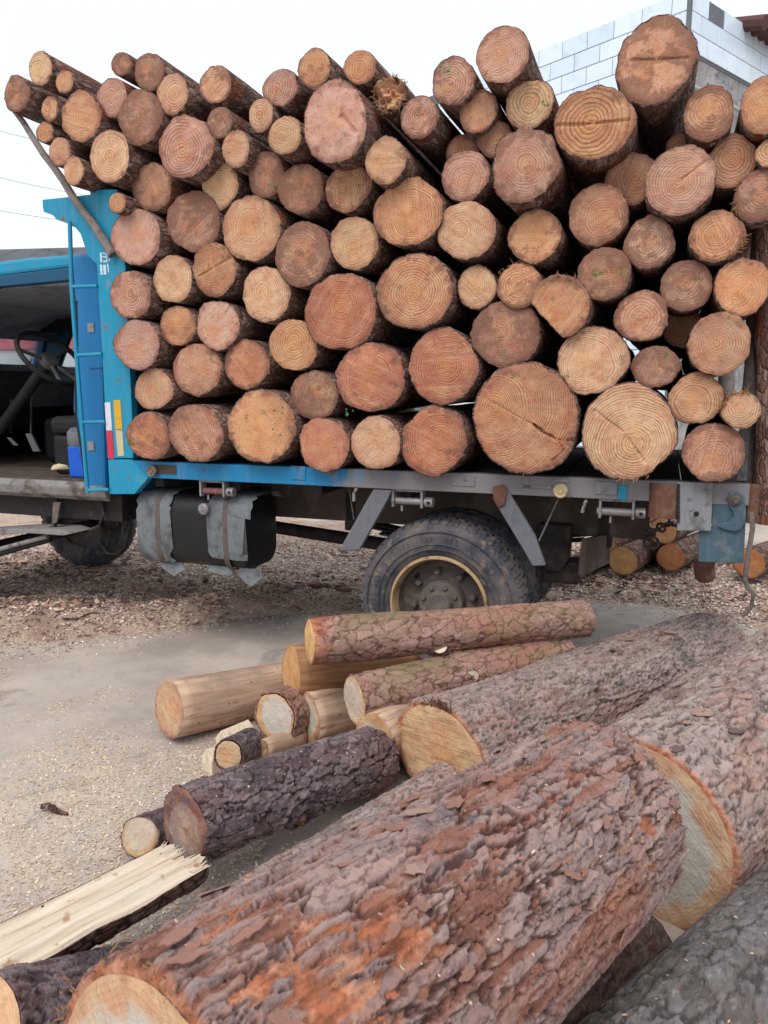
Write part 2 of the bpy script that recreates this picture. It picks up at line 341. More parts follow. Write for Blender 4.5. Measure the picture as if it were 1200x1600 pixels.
# yard slab with sawdust trodden in
t = NT('yard_concrete', .8, .3)
p = t.tc(); n1 = t.noise(p, .9, 5, .6); n2 = t.noise(p, 7, 6, .7); n3 = t.noise(p, 60, 4, .7)
c = t.mix(t.ss(n1, .35, .65), C(156, 143, 136), C(182, 169, 160)); c = t.mix(t.math('MULTIPLY', t.ss(n2, .45, .7), .4), c, C(138, 125, 120))
dust = t.math('ADD', t.noise(p, 1.3, 4, .6), t.math('MULTIPLY', t.math('SUBTRACT', n2, .5), .6))
c = t.mix(t.math('MULTIPLY', t.ss(dust, .46, .66), t.mr(n3, .35, .6, .2, 1)), c, C(196, 180, 164))
c = t.mix(t.ss(t.noise(p, 140, 2), .64, .7), c, C(186, 168, 146))
st_ = t.noise(p, 2.2, 5, .65, .6); c = t.mix(t.math('MULTIPLY', t.ss(st_, .56, .68), .45), c, C(104, 96, 94))
M['yard'] = t.done(c, t.mr(n1, .3, .7, .55, .9), t.bump(t.math('ADD', n2, n3), .35, .006))
t = NT('sawdust', .95, .1)
n2 = t.noise(scale=45, det=6, rough=.75); n1 = t.noise(scale=3, det=4)
c = t.mix(t.ss(n2, .3, .7), C(158, 132, 120), C(212, 190, 172)); c = t.mix(t.math('MULTIPLY', t.ss(n1, .5, .68), .5), c, C(128, 98, 88))
M['sawdust'] = t.done(c, .95, t.bump(n2, 1, .02))
t = NT('chips', .85, .15); M['chips'] = t.done(t.attr('chip_col', 'GEOMETRY', 'Color'), .85)
# building
t = NT('white_tile', .22, .5)
r = t.oinfo('Random'); n = t.noise(t.vm('ADD', t.tc(), t.comb(t.math('MULTIPLY', r, 50.), 0, 0)), 5, 4)
c = t.mix(r, C(206, 222, 236), C(224, 236, 246)); c = t.mix(t.math('MULTIPLY', t.ss(n, .5, .75), .3), c, C(160, 168, 176)); M['white_tile'] = t.done(c, .25)
t = NT('grout', .9); M['grout'] = t.done(t.mix(t.noise(scale=8), C(92, 98, 108), C(120, 124, 130)), .9)
t = NT('plaster', .95, .1)
n1 = t.noise(scale=2.5, det=6, rough=.7); n2 = t.noise(scale=12, det=5)
c = t.mix(t.ss(n1, .35, .65), C(132, 130, 132), C(174, 170, 168)); c = t.mix(t.ss(n2, .58, .68), c, C(112, 106, 104)); c = t.mix(t.ss(t.noise(scale=1.6, det=4), .64, .68), c, C(168, 92, 70))
M['plaster'] = t.done(c, .95, t.bump(n2, .8, .02))
t = NT('red_brick', .9); M['red_brick'] = t.done(t.mix(t.noise(scale=20), C(168, 92, 74), C(140, 72, 58)), .9)
t = NT('roof_clay', .9); M['roof_clay'] = t.done(t.mix(t.noise(scale=6, det=5), C(104, 70, 66), C(70, 54, 58)), .9)
t = NT('pipe_white', .5); M['pipe_white'] = t.done(t.mix(t.noise(scale=6), C(186, 182, 180), C(160, 156, 154)), .5)

# ------------------------------------------------------------------ mesh builder
def link(o, parent=None, loc=None):
    COL.objects.link(o)
    if parent is not None: o.parent = parent
    return o
def tag(o, label=None, cat=None, group=None, kind=None):
    if label: o['label'] = label
    if cat: o['category'] = cat
    if group: o['group'] = group
    if kind: o['kind'] = kind
    return o
def empty(name, loc, rot=None):
    o = bpy.data.objects.new(name, None); COL.objects.link(o); o.location = loc; o.empty_display_size = .1
    if rot is not None: o.rotation_mode = 'QUATERNION'; o.rotation_quaternion = rot
    return o
def grid_mesh(name, V, nu, nv, wrap, mat, attrs=None, smooth=True, caps=None):
    """V (nu*nv,3) rows nu, columns nv."""
    i, j = np.meshgrid(np.arange(nu-1), np.arange(nv if wrap else nv-1), indexing='ij')
    j2 = (j+1) % nv
    F = np.stack([i*nv+j, i*nv+j2, (i+1)*nv+j2, (i+1)*nv+j], -1).reshape(-1, 4)
    return raw_mesh(name, V, F, mat, attrs, smooth)
def raw_mesh(name, V, F, mat, attrs=None, smooth=True):
    me = bpy.data.meshes.new(name); V = np.asarray(V, np.float32); F = np.asarray(F, np.int32); k = F.shape[1]
    me.vertices.add(len(V)); me.vertices.foreach_set('co', V.ravel())
    me.loops.add(F.size); me.loops.foreach_set('vertex_index', F.ravel())
    me.polygons.add(len(F)); me.polygons.foreach_set('loop_start', np.arange(len(F), dtype=np.int32)*k)
    try: me.polygons.foreach_set('loop_total', np.full(len(F), k, np.int32))
    except Exception: pass
    me.update(calc_edges=True)
    me.polygons.foreach_set('use_smooth', np.full(len(F), smooth, bool))
    for n, a in (attrs or {}).items():
        a = np.asarray(a, np.float32)
        if a.ndim == 2:
            at = me.attributes.new(n, 'FLOAT_COLOR', 'POINT'); at.data.foreach_set('color', np.c_[a, np.ones(len(a))].astype(np.float32).ravel())
        else:
            at = me.attributes.new(n, 'FLOAT', 'POINT'); at.data.foreach_set('value', a.ravel())
    me.materials.append(M[mat]); me.validate(); return me
class MB:
    def __init__(s): s.v = []; s.f = []
    def add(s, vs, fs):
        o = len(s.v); s.v += [tuple(float(c) for c in v) for v in vs]; s.f += [tuple(i+o for i in f) for f in fs]; return s
    def box(s, a, b):
        x0, y0, z0 = [min(p, q) for p, q in zip(a, b)]; x1, y1, z1 = [max(p, q) for p, q in zip(a, b)]
        return s.add([(x0, y0, z0), (x1, y0, z0), (x1, y1, z0), (x0, y1, z0), (x0, y0, z1), (x1, y0, z1), (x1, y1, z1), (x0, y1, z1)],
                     [(0, 3, 2, 1), (4, 5, 6, 7), (0, 1, 5, 4), (1, 2, 6, 5), (2, 3, 7, 6), (3, 0, 4, 7)])
    def prism(s, poly, vec):          # polygon points 3D, extruded along vec
        n = len(poly); vec = np.array(vec); a = [np.array(p, float) for p in poly]
        return s.add(a+[p+vec for p in a], [tuple(range(n)), tuple(range(2*n-1, n-1, -1))]+[(i, i+n, (i+1) % n+n, (i+1) % n) for i in range(n)])
    def tube(s, pts, r, n=10, cap=True):
        pts = [np.array(p, float) for p in pts]; rs = r if hasattr(r, '__len__') else [r]*len(pts); rings = []
        up = np.array([0.13, .21, .97])
        for i, p in enumerate(pts):
            d = pts[min(i+1, len(pts)-1)]-pts[max(i-1, 0)]; d = d/np.linalg.norm(d)
            u = np.cross(d, up); u = u/np.linalg.norm(u) if np.linalg.norm(u) > .05 else np.array([1., 0, 0]); w_ = np.cross(d, u)
            up = w_*-1 if False else up
            rings.append([p+rs[i]*(u*math.cos(2*math.pi*k/n)+w_*math.sin(2*math.pi*k/n)) for k in range(n)])
        vs = [v for q in rings for v in q]
        fs = [(i*n+k, i*n+(k+1) % n, (i+1)*n+(k+1) % n, (i+1)*n+k) for i in range(len(pts)-1) for k in range(n)]
        if cap: fs += [tuple(range(n-1, -1, -1)), tuple((len(pts)-1)*n+k for k in range(n))]
        return s.add(vs, fs)
    def lathe(s, prof, org, axis='y', n=48, closed=False):  # prof [(r, h)], axis of revolution along local y
        vs = []; 
        for r, h in prof:
            for k in range(n):
                a = 2*math.pi*k/n; vs.append((org[0]+r*math.cos(a), org[1]+h, org[2]+r*math.sin(a)))
        m = len(prof); fs = [(i*n+k, i*n+(k+1) % n, (i+1)*n+(k+1) % n, (i+1)*n+k) for i in range(m-1) for k in range(n)]
        if closed: fs += [((m-1)*n+k, (m-1)*n+(k+1) % n, (k+1) % n, k) for k in range(n)]
        return s.add(vs, fs)
    def build(s, name, mat, parent=None, bevel=0, smooth=None, label=None):
        me = bpy.data.meshes.new(name); me.from_pydata(s.v, [], s.f); me.materials.append(M[mat]); me.validate(); me.update()
        import bmesh
        bm = bmesh.new(); bm.from_mesh(me); bmesh.ops.recalc_face_normals(bm, faces=bm.faces); bm.to_mesh(me); bm.free()
        if smooth is not None:
            me.polygons.foreach_set('use_smooth', np.full(len(me.polygons), True)); me.set_sharp_from_angle(angle=math.radians(smooth))
        o = bpy.data.objects.new(name, me); link(o, parent)
        if bevel:
            b = o.modifiers.new('bevel', 'BEVEL'); b.width = bevel; b.segments = 2; b.limit_method = 'ANGLE'; b.angle_limit = math.radians(40)
        if label: o['label'] = label
        return o

# ================================================================== SETTING: yard
def ground():
    n = 140
    g = np.sign(np.linspace(-1, 1, n))*np.abs(np.linspace(-1, 1, n))**3.2*400
    X, Y = np.meshgrid(g, g+4, indexing='ij'); Z = .012*fbm(X*.5, Y*.5, 0*X, 3)*np.exp(-(X**2+(Y-4)**2)/400)
    me = grid_mesh('ground', np.stack([X, Y, Z], -1).reshape(-1, 3), n, n, False, 'yard')
    tag(link(bpy.data.objects.new('ground', me)), kind='structure')
ground()
def mound_h(X, Y):
    """height of the shredded bark heaped beside, under and behind the truck"""
    s = (X-TO[0])*EX[0]+(Y-TO[1])*EX[1]; t_ = (X-TO[0])*ET[0]+(Y-TO[1])*ET[1]
    edge = np.interp(s, [-6, -3.4, -2.6, -2.1, -1.75, -1.45, -1.1, -.7, .1, .8, 1.3, 1.8, 4], [-.5, -.34, -.22, -.08, .3, .72, 1.0, 1.15, 1.25, 1.9, 2.1, 1.9, 1.2])
    k = t_-edge+.22*fbm(X*2.2, Y*2.2, 0*X, 13)
    far = np.clip((5.5-t_)/1.5, 0, 1)
    ridge = sstep(k, 0, .28)*np.exp(-(np.clip(k-.3, 0, 9)/.6)**2)*np.interp(s, [-3, -2.2, -1.6, -.8, 0], [.12, .13, .12, .05, .02])
    h = (ridge+.028*sstep(k, 0, .25))*far
    return h*(1+.4*fbm(X*4, Y*4, 0*X, 11))+.02*fbm(X*9, Y*9, 0*X, 12)*np.clip(h/.04, 0, 1)-.012
def mound():
    nx, ny = 300, 220
    X, Y = np.meshgrid(np.linspace(-7, 5.2, nx), np.linspace(2.6, 10.5, ny), indexing='ij')
    Z = mound_h(X, Y)
    V = np.stack([X, Y, Z], -1).reshape(-1, 3)
    i, j = np.meshgrid(np.arange(nx-1), np.arange(ny-1), indexing='ij')
    F = np.stack([i*ny+j, (i+1)*ny+j, (i+1)*ny+j+1, i*ny+j+1], -1).reshape(-1, 4)
    keep = (V[F, 2].max(1) > -.008); F = F[keep]
    me = raw_mesh('sawdust_heap', V, F, 'sawdust'); tag(link(bpy.data.objects.new('sawdust_heap', me)), 'heap of shredded bark and sawdust lying beside and under the truck', 'sawdust', kind='stuff')
mound()
def chip_mesh(name, P, size, colr, label, flat=.5, up=None):
    """P (n,3) chip centres; little four-cornered slivers, one stuff object"""
    n = len(P); a = RNG.uniform(0, 2*np.pi, n); L = size*RNG.uniform(.4, 1.7, n); W = L*RNG.uniform(.22, .6, n)
    d = np.stack([np.cos(a), np.sin(a), RNG.normal(0, flat, n)*.6], -1); d /= np.linalg.norm(d, axis=1)[:, None]
    e = np.cross(d, np.stack([RNG.normal(0, flat, n)*.6, RNG.normal(0, flat, n)*.6, np.ones(n)], -1)); e /= np.linalg.norm(e, axis=1)[:, None]
    j = lambda: RNG.uniform(.6, 1.2, n)[:, None]
    V = np.stack([P-d*L[:, None]*.5*j()-e*W[:, None]*.5*j(), P+d*L[:, None]*.5*j()-e*W[:, None]*.5*j(), P+d*L[:, None]*.5*j()+e*W[:, None]*.5*j(), P-d*L[:, None]*.5*j()+e*W[:, None]*.5*j()], 1)
    V[:, :, 2] += size*.12
    pal = np.array(colr); c = pal[RNG.integers(0, len(pal), n)]*RNG.uniform(.7, 1.2, n)[:, None]
    me = raw_mesh(name, V.reshape(-1, 3), np.arange(4*n).reshape(-1, 4), 'chips', {'chip_col': np.repeat(np.clip(c, 0, 1), 4, 0)}, False)
    tag(link(bpy.data.objects.new(name, me)), label, 'wood chips', kind='stuff')
PALE = [C(208, 186, 162), C(224, 204, 180), C(196, 170, 146), C(184, 156, 132), C(216, 198, 176)]
MIXD = [C(212, 188, 170), C(226, 206, 188), C(182, 148, 134), C(150, 116, 108), C(206, 182, 166), C(128, 100, 96), C(232, 220, 208), C(220, 198, 180)]
# on the heaps
X = RNG.uniform(-5.5, 4.8, 260000); Y = RNG.uniform(2.6, 8.4, 260000); H = mound_h(X, Y)
k = RNG.uniform(0, 1, len(X)) < np.clip((H+.004)/.03, 0, 1)*.9
chip_mesh('heap_chips', np.stack([X, Y, H], -1)[k][:110000], .022, MIXD, 'loose bark shreds and wood chips covering the heap by the truck', .5)
X = RNG.uniform(-4.5, 4.0, 60000); Y = RNG.uniform(3.0, 7.5, 60000); H = mound_h(X, Y)
k = (H > .005) & (fbm(X*2.5, Y*2.5, 0*X, 77, 3) > -.02)
chip_mesh('bark_scraps', np.stack([X, Y, H+.006], -1)[k][:3400], .05, [C(130, 98, 90), C(160, 122, 108), C(104, 80, 76), C(186, 146, 126), C(206, 174, 152)], 'coarse strips of bark lying on the shredded heap by the truck', .5)
X = RNG.uniform(-4.5, 4.0, 200000); Y = RNG.uniform(2.9, 6.5, 200000); pr = np.zeros(len(X))
for dl, pv in ((.5, .05), (.3, .14), (.18, .3), (.08, .55)): pr = np.where(mound_h(X+ET[0]*dl, Y+ET[1]*dl) > .004, np.maximum(pr, pv), pr)
k = (RNG.uniform(0, 1, len(X)) < pr) & (mound_h(X, Y) < .004)
chip_mesh('fringe_chips', np.stack([X, Y, 0*X+.006], -1)[k][:26000], .014, MIXD, 'loose chips thinning out from the heap over the slab', .4)
# on the open slab, in drifts
X = RNG.uniform(-3.6, 3.0, 260000); Y = RNG.uniform(1.5, 5.0, 260000)
dn = fbm(X*1.3, Y*1.3, 0*X, 31, 4)+.4*fbm(X*6, Y*6, 0*X, 32, 3)
lf = np.exp(-((X+1.25)/.75)**2)*np.exp(-((Y-2.5)/1.0)**2)*.55
k = (RNG.uniform(0, 1, len(X)) < np.clip((dn*1.5+lf-.12)*2.0, .012, .9)) & (mound_h(X, Y) < .0)
chip_mesh('slab_chips', np.stack([X, Y, 0*X+.004+.012*0], -1)[k][:90000], .0085, PALE, 'fine pale sawdust and chips strewn over the concrete slab', .35)

# ================================================================== SETTING: tiled building behind
def building():
    c0 = on_depth(1080, -18, 8.5); ztop = float(c0[2])
    L = np.array([-math.sin(math.radians(40.5)), math.cos(math.radians(40.5)), 0]); R = np.array([math.cos(math.radians(40.5)), math.sin(math.radians(40.5)), 0])
    root = empty('tiled_building', (c0[0], c0[1], 0)); root.rotation_euler = (0, 0, math.atan2(R[1], R[0]))
    tag(root, 'tall building clad in white rectangular tiles over grey plaster, behind the truck', 'building')
    # local x runs along the right face, local y along the left face (receding)
    b = MB(); b.box((.012, .012, 0), (6, 7.0, ztop)); b.build('wall', 'plaster', root)
    b = MB(); b.box((.004, .006, 0), (.03, 6.9, ztop-.002)); b.build('grout_bed', 'grout', root)
    th, tw, g = .205, .375, .009
    nr = 3
    b = MB(); b.box((.006, .004, ztop-nr*th-.035), (5.9, .03, ztop-.002)); b.build('grout_bed', 'grout', root)
    b = MB(); b.box((-.012, -.012, 0), (.03, .03, ztop+.002)); b.build('corner_trim', 'grout', root)
    def tile(nm, sx, sy, sz):
        m = MB(); m.box((0, 0, 0), (sx, sy, sz)); return m
    pl = tile('t', .014, tw-g, th-g).build('tile', 'white_tile', root, .0025); pr = tile('t', tw-g, .014, th-g).build('tile', 'white_tile', root, .0025)
    ph = tile('t', .014, tw/2-g, th-g).build('tile', 'white_tile', root, .0025)
    first = {id(pl): True, id(pr): True, id(ph): True}
    def place(p, loc):
        if first.get(id(p)): o = p; first[id(p)] = False
        else: o = p.copy(); COL.objects.link(o)
        o.location = loc
    for r in range(int(ztop/th)):
        z = ztop-(r+1)*th
        off = 0 if r % 2 else -tw/2
        for k in range(11):
            y = .035+off+k*tw
            if y < .03:
                place(ph, (-.009, .035, z)); continue
            place(pl, (-.009, y, z))
    for r in range(nr):
        z = ztop-(r+1)*th; off = -tw*.4 if r % 2 else 0
        for k in range(14):
            x = .035+off+k*tw
            if r == 0 and k == 1: continue
            if x < .03: x = .036+(x-.036)*0; ph2 = tile('t', .6*tw-g-.004, .014, th-g).build('tile', 'white_tile', root, .0025); ph2.location = (.036, -.009, z); continue
            place(pr, (x, -.009, z))
    b = MB(); b.box((.04, -.004, ztop-nr*th-.19), (.24, .03, ztop-nr*th-.06)); b.build('brick', 'red_brick', root, .006)
    # conduit clipped round the corner
    zc = ztop-nr*th-.42
    pts = [(-.09, 3.9, zc), (-.09, .3, zc), (-.09, .02, zc), (-.06, -.05, zc), (.02, -.09, zc), (.4, -.09, zc), (4.5, -.09, zc-.02)]
    MB().tube(pts, .024, 10).build('conduit', 'pipe_white', root, smooth=50)
    for y in (.5, 1.7, 2.9): 
        b = MB(); b.box((-.10, y, zc-.015), (.02, y+.03, zc+.015)); b.build('pipe_clip', 'grout', root)
    for x_ in (.7, 2.): 
        b = MB(); b.box((x_, -.10, zc-.015), (x_+.03, .02, zc+.005)); b.build('pipe_clip', 'grout', root)
    # clay roof edge showing over the right wall
    b = MB()
    for k in range(20):
        x0 = 1.3+k*.19; b.tube([(x0, -.25, ztop-.06), (x0, .5, ztop+.12)], .09, 8)
    b.build('roof', 'roof_clay', root, smooth=40)
building()
def far_shed():
    root = empty('far_shed', (-14.5, 19, 0)); root.rotation_euler = (0, 0, math.radians(-8))
    tag(root, 'low pink and white walled shed with grey roof, seen through the cab window', 'shed')
    b = MB(); b.box((-9, 0, 0), (9, 6, 2.5)); b.build('wall', 'far_white', root, .02)
    b = MB(); b.box((-9.1, -.08, 2.5), (9.1, 6, 3.1)); b.build('band', 'pink_wall', root, .02)
    b = MB(); b.prism([(-9.4, -.5, 3.1), (-9.4, 6.4, 3.1), (-9.4, 3, 5.3)], (18.8, 0, 0)); b.build('roof', 'roof_grey', root, .02)
    for k in range(7):
        x0 = -8.3+k*2.5; f = MB(); f.box((x0, -.03, .9), (x0+1.2, .04, 2.1)); fo = f.build('window', 'interior_grey', root); f = MB(); f.box((x0+.08, -.05, .98), (x0+1.12, -.032, 2.02)); f.build('pane', 'glass', fo)
far_shed()
for i, (a, b, sag) in enumerate([((-60, 188, 30), (330, 262, 26), .9), ((-60, 262, 32), (330, 330, 27), .9), ((-60, 318, 32), (330, 362, 27), .8)]):
    A, B = on_depth(*a), on_depth(*b); pts = [A+(B-A)*k/14-EZ*sag*4*(k/14)*(1-k/14)*.25 for k in range(15)]
    o = MB().tube(pts, .009, 5).build('overhead_wire', 'roof_grey', None); tag(o, ('topmost', 'middle', 'lowest')[i]+' thin overhead cable crossing the pale sky above the cab', 'cable', 'overhead cables in the sky')

# ================================================================== TRUCK (local x = towards tail, y = into the truck, z up)
TR = empty('log_truck', tuple(TO)); TR.rotation_euler = (0, 0, -YAW)
tag(TR, 'blue flatbed truck with open cab, piled high with sawn logs', 'truck')
WID = 2.05
def tbox(name, a, b, mat, par=None, bevel=.004): m = MB(); m.box(a, b); return m.build(name, mat, par or TR, bevel)
def tpoly(name, pts, t0, t1, mat, par=None, bevel=.003):     # pixel outline on plane t0, extruded to t1
    return MB().prism([S(x, y, t0) for x, y in pts], (0, t1-t0, 0)).build(name, mat, par or TR, bevel)
def ttube(name, pts, r, mat, par=None, n=10): return MB().tube(pts, r, n).build(name, mat, par or TR, smooth=50)
# ---- flatbed
rail = tbox('side_rail', (-1.655, 0, 1.082), (1.74, .07, 1.18), 'rail_paint')
for (x0, y0, x1, y1) in ((455, 728, 478, 750), (706, 743, 742, 760), (780, 744, 1, 1)):
    if x1 == 1: continue
    a, b = S(x0, y0, 0), S(x1, y1, 0); tbox('welded_plate', (a[0], -.006, b[2]), (b[0], .01, a[2]), 'rail_paint', rail, .002)
for (x0, y0, x1, y1, m_) in ((865, 748, 890, 754, 'grey_plate'), (932, 752, 964, 773, 'grey_plate'), (811, 757, 862, 764, 'grey_plate'), (240, 726, 276, 741, 'frame_brown'), (967, 758, 979, 781, 'blue_paint')):
    a, b = S(x0, y0, 0), S(x1, y1, 0); tbox('welded_plate', (a[0], -.007, b[2]), (b[0], .01, a[2]), m_, rail, .002)
for (px, py, m_) in ((238, 736, 'hub_dusty'), (876, 767, 'ivory')):
    c = S(px, py, -.02); k_ = MB().lathe([(.0, -.02), (.012, -.02), (.012, -.012), (.03, -.018), (.036, -.008), (.03, .01), (.024, .03)], (c[0], c[1], c[2]), n=24).build('rope_roller', m_, TR, smooth=40)
tbox('far_side_rail', (-1.655, WID-.07, 1.082), (1.74, WID, 1.18), 'rail_paint')
for k_ in range(12): tbox('deck_board', (-1.64+k_*.282, .075, 1.135), (-1.64+k_*.282+.274, WID-.075, 1.172), 'dark_steel', None, .003)
for k_ in range(7): tbox('cross_member', (-1.5+k_*.52, .09, 1.02), (-1.5+k_*.52+.06, WID-.09, 1.133), 'dark_steel')
for t0 in (.52, 1.42): tbox('chassis_rail', (-4.4, t0, .80), (1.32 if t0 < 1 else .95, t0+.08, 1.015), 'frame_brown', None, .008)
for s0 in (-1.0, -.2, .6): tbox('chassis_cross_member', (s0, .6, .84), (s0+.07, 1.42, .97), 'dark_steel')
# ---- headboard over the cab
hb = tpoly('front_board', [(140, 296), (183, 296), (196, 420), (206, 648), (208, 716), (168, 716), (160, 560), (150, 400)], -.004, .05, 'blue_paint')
tpoly('board_foot', [(168.5, 718), (206, 718), (231, 747), (210, 772), (171.5, 772)], -.004, .05, 'blue_paint', hb)
gus = tpoly('gusset', [(66, 318), (82, 312), (142, 305), (152, 330), (160, 420), (150, 412), (138, 400), (132, 385), (126, 366), (118, 356), (105, 349), (88, 343), (82, 336), (68, 331)], .004, .04, 'blue_paint', hb)
tl, tr2 = S(66, 320, .04), S(142, 306, .04)
tbox('header_deck', (tl[0], .042, tl[2]-.02), (tr2[0]+.03, WID, tl[2]+.03), 'blue_paint', hb)
a, b = S(146, 300, .05), S(172, 770, .05)
tbox('cab_guard', (-1.72, .052, 1.02), (-1.69, WID, 2.70), 'blue_paint', hb)
for (pts, m_) in (([(163.5, 629), (172, 628.5), (175, 672), (166, 673)], 'tape_white'), ([(166, 674), (175.5, 673.5), (178, 716), (168.5, 716.5)], 'tape_red'), ([(177, 625.5), (188, 625), (191, 670), (180, 671)], 'tape_yellow'), ([(180.5, 672), (191, 671.5), (194, 712), (184, 713)], 'tape_cream')):
    tpoly('reflective_tape', pts, -.0075, -.003, m_, hb, 0)
for pts in ([(156, 413.5), (159.5, 413.5), (160.5, 429.5), (157, 429.5)], [(161, 414), (165.5, 414), (166, 429), (162, 429)], [(167, 412), (169, 412), (170.5, 426), (169, 426)], [(156, 395), (159, 395), (159.5, 410), (157, 410)], [(160, 394), (167, 396), (167, 398), (160, 396.5)], [(160, 400), (168, 401), (168, 403), (160, 402)], [(161, 407), (168, 408), (168, 410), (161, 409.5)], [(165, 395), (167, 395), (168, 409), (166, 409)], [(169.5, 404), (171.5, 404), (172, 408), (170, 408)]):
    tpoly('painted_stroke', pts, -.0065, -.003, 'white_paint', hb, 0)
p0, p1 = S(22, 172, -.03), S(176, 396, -.03)
P0, P1 = np.array(p0), np.array(p1)
ttube('stake_pole', [P0+(P1-P0)*k_/10+np.array([0, 0, .008*math.sin(k_*1.7)]) for k_ in range(11)], [.016+.001*k_ for k_ in range(11)], 'wood_grey', None, 12)
# ladder
r0, r1 = S(109, 346, -.02), S(137, 770, -.02)
ld = ttube('ladder_rail', [r0, S(112, 450, -.02), S(120, 560, -.02), S(128, 660, -.02), r1], .0125, 'blue_paint')
for (x0, y0, x1, y1) in ((113, 448, 152, 447), (121, 555, 159, 553), (128, 660, 164, 659), (136, 766, 170, 765)): ttube('rung', [S(x0, y0, -.02), S(x1, y1, -.012)], .011, 'blue_paint', ld)
# ---- cab
cab = MB(); cab.prism([S(112, 398, .10), S(152, 394, .10), S(160, 560, .10), S(165, 772, .10), S(132, 772, .10), S(124, 700, .10), S(113, 640, .10), S(114, 590, .10), S(118, 540, .10), S(116, 470, .10)], (0, .14, 0))
cab = cab.build('cab', 'bright_blue', TR, .02, label='bright blue cab with its driver door missing from the opening')
zr = 2.385
prof = [(-4.1, 2.10), (-3.9, 2.24), (-3.5, 2.33), (-3.0, 2.375), (-2.4, 2.40), (-1.95, 2.40), (-1.86, 2.37), (-1.84, 2.335), (-3.5, 2.27), (-4.0, 2.06)]
rf = MB().prism([(x_, .12, z_) for x_, z_ in prof], (0, 1.8, 0)).build('roof', 'blue_paint', cab, .03)
tbox('back_wall', (-1.86, .13, .95), (-1.82, 1.9, 2.36), 'bright_blue', cab)
tbox('roof_lining', (-3.45, .18, 2.235), (-1.88, 1.86, 2.262), 'lining_grey', cab)
hd = MB(); hd.prism([(-3.6, .115, 2.25), (-3.4, .115, 2.275), (-1.9, .115, 2.333), (-1.9, .115, 2.255), (-2.65, .115, 2.235), (-2.75, .115, 2.21), (-2.83, .115, 2.12), (-2.87, .115, 1.9), (-2.95, .115, 1.9), (-3.2, .115, 2.2)], (0, .06, 0)); hd.build('door_header', 'door_paint', cab, .008)
MB().prism([(-3.96, .18, 2.05), (-3.46, .18, 2.262), (-3.46, .18, 2.235), (-3.94, .18, 2.02)], (0, 1.68, 0)).build('roof_lining', 'lining_grey', cab)
fl = tbox('floor', (-4.0, .14, .98), (-1.86, 1.9, 1.03), 'mat_brown', cab)
sl_ = MB().prism([(-4.0, .09, .985), (-4.0, .10, .93), (-4.0, .14, .90), (-4.0, .16, 1.02), (-4.0, .11, 1.02)], (2.12, 0, 0)).build('door_sill', 'sill_grey', cab, .006)
tbox('under_floor', (-4.0, .22, .76), (-1.86, 1.85, .975), 'dark_steel', cab)
MB().prism([S(118, 470, .098), S(120.5, 470, .098), S(122, 540, .098), S(119, 600, .098), S(120, 650, .098), S(128, 700, .098), S(136, 765, .098), S(133, 765, .098), S(125, 700, .098), S(116.5, 650, .098), S(116, 600, .098), S(119, 540, .098)], (0, .01, 0)).build('door_seal', 'interior_black', cab)
for py in (505, 690): tpoly('latch_plate', [(136, py), (146, py), (147, py+14), (137, py+14)], .094, .102, 'bare_metal', cab, .001)
tpoly('panel_seam', [(139, 575), (161, 574), (161, 576), (139, 577)], .0975, .104, 'door_paint', cab, 0)
# passenger side with window
ps = MB(); 
tbox('door_trim', (-4.0, 1.84, .98), (-1.86, 1.92, 1.695), 'interior_black', cab); ps.box((-3.98, 1.86, 2.16), (-1.86, 1.92, 2.30)); ps.box((-2.12, 1.86, 1.70), (-1.86, 1.92, 2.16))
ps.prism([(-3.98, 1.86, 1.70), (-3.86, 1.86, 1.70), (-3.62, 1.86, 2.16), (-3.98, 1.86, 2.16)], (0, .06, 0))
ps = ps.build('passenger_door', 'door_paint', cab, .012)
gp = MB(); gp.box((-3.9, 1.886, 1.68), (-2.1, 1.892, 2.18)); gp.build('window_pane', 'glass', ps)
fr = ttube('window_seal', [(-3.85, 1.855, 1.705), (-3.63, 1.855, 2.08), (-3.55, 1.855, 2.14), (-3.4, 1.855, 2.158), (-2.13, 1.855, 2.158), (-2.12, 1.855, 1.705), (-3.85, 1.855, 1.705)], .016, 'interior_black', ps)
# windscreen
ws = MB(); ws.prism([(-4.12, .2, 1.70), (-4.10, .2, 1.70), (-3.92, .2, 2.16), (-3.94, .2, 2.16)], (0, 1.62, 0)); ws.build('windscreen', 'glass', cab)
tbox('kick_panel', (-3.995, .15, 1.03), (-3.97, 1.84, 1.32), 'interior_black', cab); tbox('front_panel', (-4.2, .12, .9), (-4.0, 1.9, 1.70), 'bright_blue', cab, .03)
for t0 in (.12, 1.84): MB().prism([(-4.14, t0, 1.69), (-4.04, t0, 1.69), (-3.86, t0, 2.2), (-3.96, t0, 2.2)], (0, .06, 0)).build('screen_pillar', 'door_paint', cab, .01)
# dashboard, wheel, seats, pedals
ds = MB().prism([(-4.0, .18, 1.30), (-3.45, .18, 1.30), (-3.32, .18, 1.45), (-3.30, .18, 1.66), (-3.42, .18, 1.74), (-3.7, .18, 1.80), (-4.0, .18, 1.78)], (0, 1.66, 0)).build('dashboard', 'interior_black', cab, .03)
d2 = tbox('glove_panel', (-3.31, 1.0, 1.46), (-3.285, 1.6, 1.64), 'interior_grey', ds)
swc = np.array(S(80, 560, .48)); nrm = np.array([.74, -.05, .67]); nrm /= np.linalg.norm(nrm); u = np.array([0, 1., 0]); u -= nrm*(u@nrm); u /= np.linalg.norm(u); v = np.cross(nrm, u)
RS = .235
st = MB().tube([swc+RS*(u*math.cos(a)+v*math.sin(a)) for a in np.linspace(0, 2*math.pi, 41)], .017, 12).build('steering_wheel', 'interior_black', cab, smooth=50)
hbm = MB().tube([swc-nrm*.05, swc+nrm*.0], [.075, .06], 18).build('wheel_hub', 'interior_grey', st, .008)
